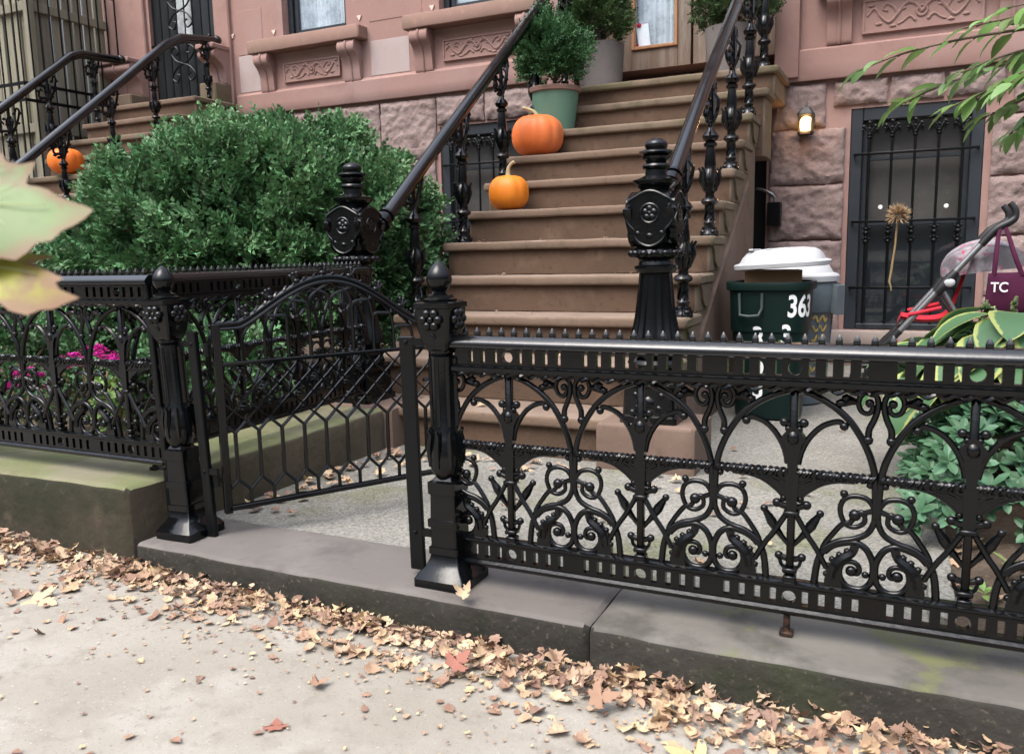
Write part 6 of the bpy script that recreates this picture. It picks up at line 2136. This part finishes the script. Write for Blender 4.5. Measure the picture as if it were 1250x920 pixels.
# ------------------------------------------------------------------ leaf litter
rl = random.Random(77)
def litter_leaf(V, F, x, y, z, s, tilt, rl):
    a = rl.uniform(0, 6.28)
    nrm = (Vector((0, 0, 1)) + rvec(rl) * tilt).normalized()
    X = nrm.orthogonal().normalized(); Y = nrm.cross(X)
    X, Y = X * math.cos(a) + Y * math.sin(a), Y * math.cos(a) - X * math.sin(a)
    kind = rl.random()
    if kind < .5:
        ol = [(0, 0), (.22, -.05), (.42, .08), (.34, .22), (.55, .36), (.33, .44), (.30, .68), (.14, .66), (0, 1), (-.14, .66), (-.30, .68), (-.33, .44), (-.55, .36), (-.34, .22), (-.42, .08), (-.22, -.05)]
    elif kind < .8:
        ol = [(0, 0), (.2, .1), (.3, .35), (.24, .65), (0, 1), (-.24, .65), (-.3, .35), (-.2, .1)]
    else:
        ol = [(0, 0), (.25, .05), (.38, .3), (.2, .55), (.02, .6), (-.3, .5), (-.2, .2)]
    curl = rl.uniform(-.4, 1.2); cup = rl.uniform(-.8, 1.6); sd = rl.uniform(0, 99)
    i0 = len(V)
    O_ = Vector((x, y, z))
    def P(u, v):
        h = curl * (v - .4) ** 2 + cup * u * u + .09 * mnoise.noise(Vector((u * 3 + sd, v * 3, sd)))
        return O_ + (X * u + Y * (v - .4) + nrm * h) * s
    V.append(P(0, .4))
    n = len(ol)
    for sc in (.55, 1.):
        for (u, v) in ol:
            V.append(P(u * sc, .4 + (v - .4) * sc))
    for i in range(n):
        j = (i + 1) % n
        F.append((i0, i0 + 1 + i, i0 + 1 + j))
        F.append((i0 + 1 + i, i0 + 1 + n + i, i0 + 1 + n + j, i0 + 1 + j))
def litter_obj(name, V, F, mat, label, cat, loc):
    me = bpy.data.meshes.new(name)
    off = Vector(loc)
    me.from_pydata([v - off for v in V], [], F)
    me.materials.append(mat); me.shade_smooth(); me.update()
    o = bpy.data.objects.new(name, me); col.objects.link(o); o.location = off
    return tag(o, label, cat, kind='stuff')
V, F = [], []
KY = 1.765
n = 0
while n < 3500:
    x = rl.uniform(-3.6, .9)
    # width of the drift along the kerb
    wd = .165 + .05 * math.sin(x * 2.1 + 1) + .05 * mnoise.noise(Vector((x * 3, 1, 1)))
    if x < -2.3: wd *= .75
    if x > -1.1: wd *= 1.2 + .3 * min(1, (x + 1.1) / .8)
    d = abs(rl.gauss(0, wd * .62))
    if d > wd * 2.2: continue
    dens = mnoise.noise(Vector((x * 5, d * 9, 7)))
    if d > wd * .55 and dens < .02 and rl.random() < .75: continue
    y = KY - .012 - d
    pile = max(0, 1 - d / (wd * .8)) * .036
    z = walk_z(x) + .006 + pile * rl.random()
    litter_leaf(V, F, x, y, z, (rl.uniform(.009, .032) if rl.random() < .8 else rl.uniform(.032, .054)), .65 if pile > .004 else .25, rl); n += 1
for k in range(900):     # crumbs fading out from the drift
    x = rl.uniform(-3.4, .7); y = 1.68 - abs(rl.gauss(0, .17))
    litter_leaf(V, F, x, y, walk_z(x) + .005, rl.uniform(.004, .013), .25, rl)
for k in range(380):     # scattered bits farther out
    x = rl.uniform(-3.2, .6); y = rl.uniform(.75, 1.62)
    litter_leaf(V, F, x, y, walk_z(x) + .005, (rl.uniform(.006, .016) if rl.random() < .6 else rl.uniform(.016, .036)), .18, rl)
litter_obj('leaf_litter', V, F, LITTER, 'drift of dry tan and brown leaves along the foot of the kerb', 'leaves', (-1.3, 1.6, 0))
V, F = [], []
for k in range(150):
    # behind the gate, along the first step and across the areaway
    q = rl.random()
    if q < .4: x, y = rl.uniform(-2.15, -1.2), 3.24 - abs(rl.gauss(0, .12))
    elif q < .75: x, y = -2.2 + abs(rl.gauss(0, .12)), rl.uniform(2.2, 3.2)
    else: x, y = rl.uniform(-1.6, .1), rl.uniform(2.2, 4.4)
    litter_leaf(V, F, x, y, .098 + (.01 if y < 2.2 else 0), rl.uniform(.025, .06), .3, rl)
for k in range(9): litter_leaf(V, F, rl.uniform(-2.6, -1.0), 3.40 + rl.uniform(0, .15), .29, .045, .3, rl)
for k in range(70):
    x = rl.uniform(.16, 1.3); y = rl.uniform(2.12, 2.75)
    litter_leaf(V, F, x, y, bedr_z(x, y) + .012, rl.uniform(.03, .07), .4, rl)
for k in range(60):
    kk = rl.randint(1, 10)
    litter_leaf(V, F, rl.uniform(-2.5, -1.1), nose(kk)[0] + rl.uniform(.08, .25), nose(kk)[1] + .008, rl.uniform(.015, .032), .25, rl)
for k in range(40):
    x = rl.uniform(-4.5, -2.7); y = rl.uniform(2.15, 3.1)
    litter_leaf(V, F, x, y, bed_z(x, y) + .012, rl.uniform(.03, .06), .4, rl)
litter_obj('leaf_litter', V, F, LITTER, 'thin scatter of fallen leaves inside the gate, on the steps and in the beds', 'leaves', (-1, 3, .1))

def single_leaf(label, x, y, z, size, az, curl, cup, mat, tilt=(0, 0), group=None):
    mb = MB()
    Nn = Vector((tilt[0], tilt[1], 1)).normalized()
    Y = Vector((math.cos(az), math.sin(az), 0)); Y = (Y - Nn * Y.dot(Nn)).normalized(); X = Y.cross(Nn)
    maple_blade(mb, Vector((x, y, z)) - Y * size * .35, X, Y, Nn, size, curl, cup, x * 7 + y * 3, 3)
    o = mb.build('fallen_leaf', mat, None, smooth='leaf', loc=(x, y, z))
    return tag(o, label, 'leaf', 'large single fallen leaves')
single_leaf('flat reddish leaf lying alone on the open sidewalk', -1.185, 1.267, .006, .045, 2.2, .1, .1, LEAFRED)
single_leaf('curled brown leaf like a roll on the sidewalk at the left', -2.036, 1.368, .012, .085, .2, .3, 1.1, LEAFBROWN)
single_leaf('broad cream coloured leaf tilted up on the sidewalk behind the curled brown one', -2.22, 1.46, .034, .10, .1, .1, .2, LEAFTAN, (.1, -.25))
single_leaf('small two-tone brown leaf on the sidewalk above the red one', -1.205, 1.44, .010, .042, 1.0, .6, .9, LEAFBROWN)
single_leaf('pale yellow leaf with long tip near the bottom centre of the sidewalk', -.345, 1.50, .010, .085, 3.0, .2, .2, LEAFYEL)
single_leaf('dull pink leaf standing up in the leaf drift', -.93, 1.62, .036, .062, 1.2, .3, .3, LEAFRED, (.1, -.5))
single_leaf('wide orange brown leaf on top of the leaf drift', -.56, 1.60, .036, .068, .4, .3, .4, LEAFBROWN, (0, -.3))
single_leaf('crumpled tan leaf against the foot of the right gate post', -.99, 1.775, .14, .045, 1.3, .9, 1.5, LEAFTAN, (0, -1.2))

# ------------------------------------------------------------------ light, sky, camera
w = bpy.data.worlds.new('World')
scene.world = w
w.use_nodes = True
nt = w.node_tree
bg = nt.nodes['Background']
sky = nt.nodes.new('ShaderNodeTexSky')
sky.sky_type = 'NISHITA'
sky.sun_disc = False
sky.sun_elevation = R(60)
sky.sun_rotation = R(200)
sky.air_density = 1.0
sky.dust_density = 3.0
hs = nt.nodes.new('ShaderNodeHueSaturation')
hs.inputs['Saturation'].default_value = .55
nt.links.new(sky.outputs[0], hs.inputs['Color'])
# overcast: brightest overhead, dim towards the horizon where the street's houses and trees stand
tcw = nt.nodes.new('ShaderNodeTexCoord')
spw = nt.nodes.new('ShaderNodeSeparateXYZ')
nt.links.new(tcw.outputs['Generated'], spw.inputs[0])
mrw = nt.nodes.new('ShaderNodeMapRange')
mrw.interpolation_type = 'SMOOTHSTEP'
mrw.inputs['From Min'].default_value = .08
mrw.inputs['From Max'].default_value = .85
mrw.inputs['To Min'].default_value = .17
mrw.inputs['To Max'].default_value = 3.0
nt.links.new(spw.outputs[2], mrw.inputs['Value'])
mxw = nt.nodes.new('ShaderNodeMix')
mxw.data_type = 'RGBA'
mxw.blend_type = 'MULTIPLY'
mxw.inputs['Factor'].default_value = 1
nt.links.new(hs.outputs[0], mxw.inputs['A'])
nt.links.new(mrw.outputs[0], mxw.inputs['B'])
nt.links.new(mxw.outputs['Result'], bg.inputs['Color'])
bg.inputs['Strength'].default_value = .12
sd_ = bpy.data.lights.new('sun', 'SUN')
sd_.energy = 1.0
sd_.angle = R(40)
sd_.color = (1, .96, .90)
so = bpy.data.objects.new('sun', sd_)
col.objects.link(so)
az, el = R(200), R(60)      # azimuth from +y clockwise, as the sky texture counts it
dirv = Vector((math.sin(az) * math.cos(el), math.cos(az) * math.cos(el), math.sin(el)))
so.rotation_euler = dirv.to_track_quat('Z', 'Y').to_euler()

cam = bpy.data.cameras.new('camera')
co = bpy.data.objects.new('camera', cam)
col.objects.link(co)
PITCHC, ROLL, YAW = R(8.5022), R(-1.2389), R(25.463)
fwd = Vector((-math.sin(YAW), math.cos(YAW), 0)); rt = Vector((math.cos(YAW), math.sin(YAW), 0)); up = Vector((0, 0, 1))
f2 = fwd * math.cos(PITCHC) - up * math.sin(PITCHC); u2 = up * math.cos(PITCHC) + fwd * math.sin(PITCHC)
r3_ = rt * math.cos(ROLL) + u2 * math.sin(ROLL); u3 = u2 * math.cos(ROLL) - rt * math.sin(ROLL)
m = Matrix((r3_, u3, -f2)).transposed().to_4x4()
m.translation = Vector((0, 0, 1.0))
co.matrix_world = m
cam.sensor_width = 36
cam.sensor_fit = 'HORIZONTAL'
cam.lens = 36 * 1010 / 1250
cam.clip_start = .05
cam.clip_end = 500
cam.dof.use_dof = True
cam.dof.focus_distance = 3.2
cam.dof.aperture_fstop = 10
scene.camera = co
vs = scene.view_settings
vs.view_transform = 'Standard'
vs.look = 'None'
vs.exposure = 1.0
vs.gamma = 1
vs.use_curve_mapping = False

for o in col.objects:
    if o.get('category') in ('trash can', 'lid') or (o.get('category') == 'box'):
        z = o.location.z
        o.location.z = .085 + (z - .085) * 1.045
        if o.get('category') == 'trash can': o.scale.z = 1.045
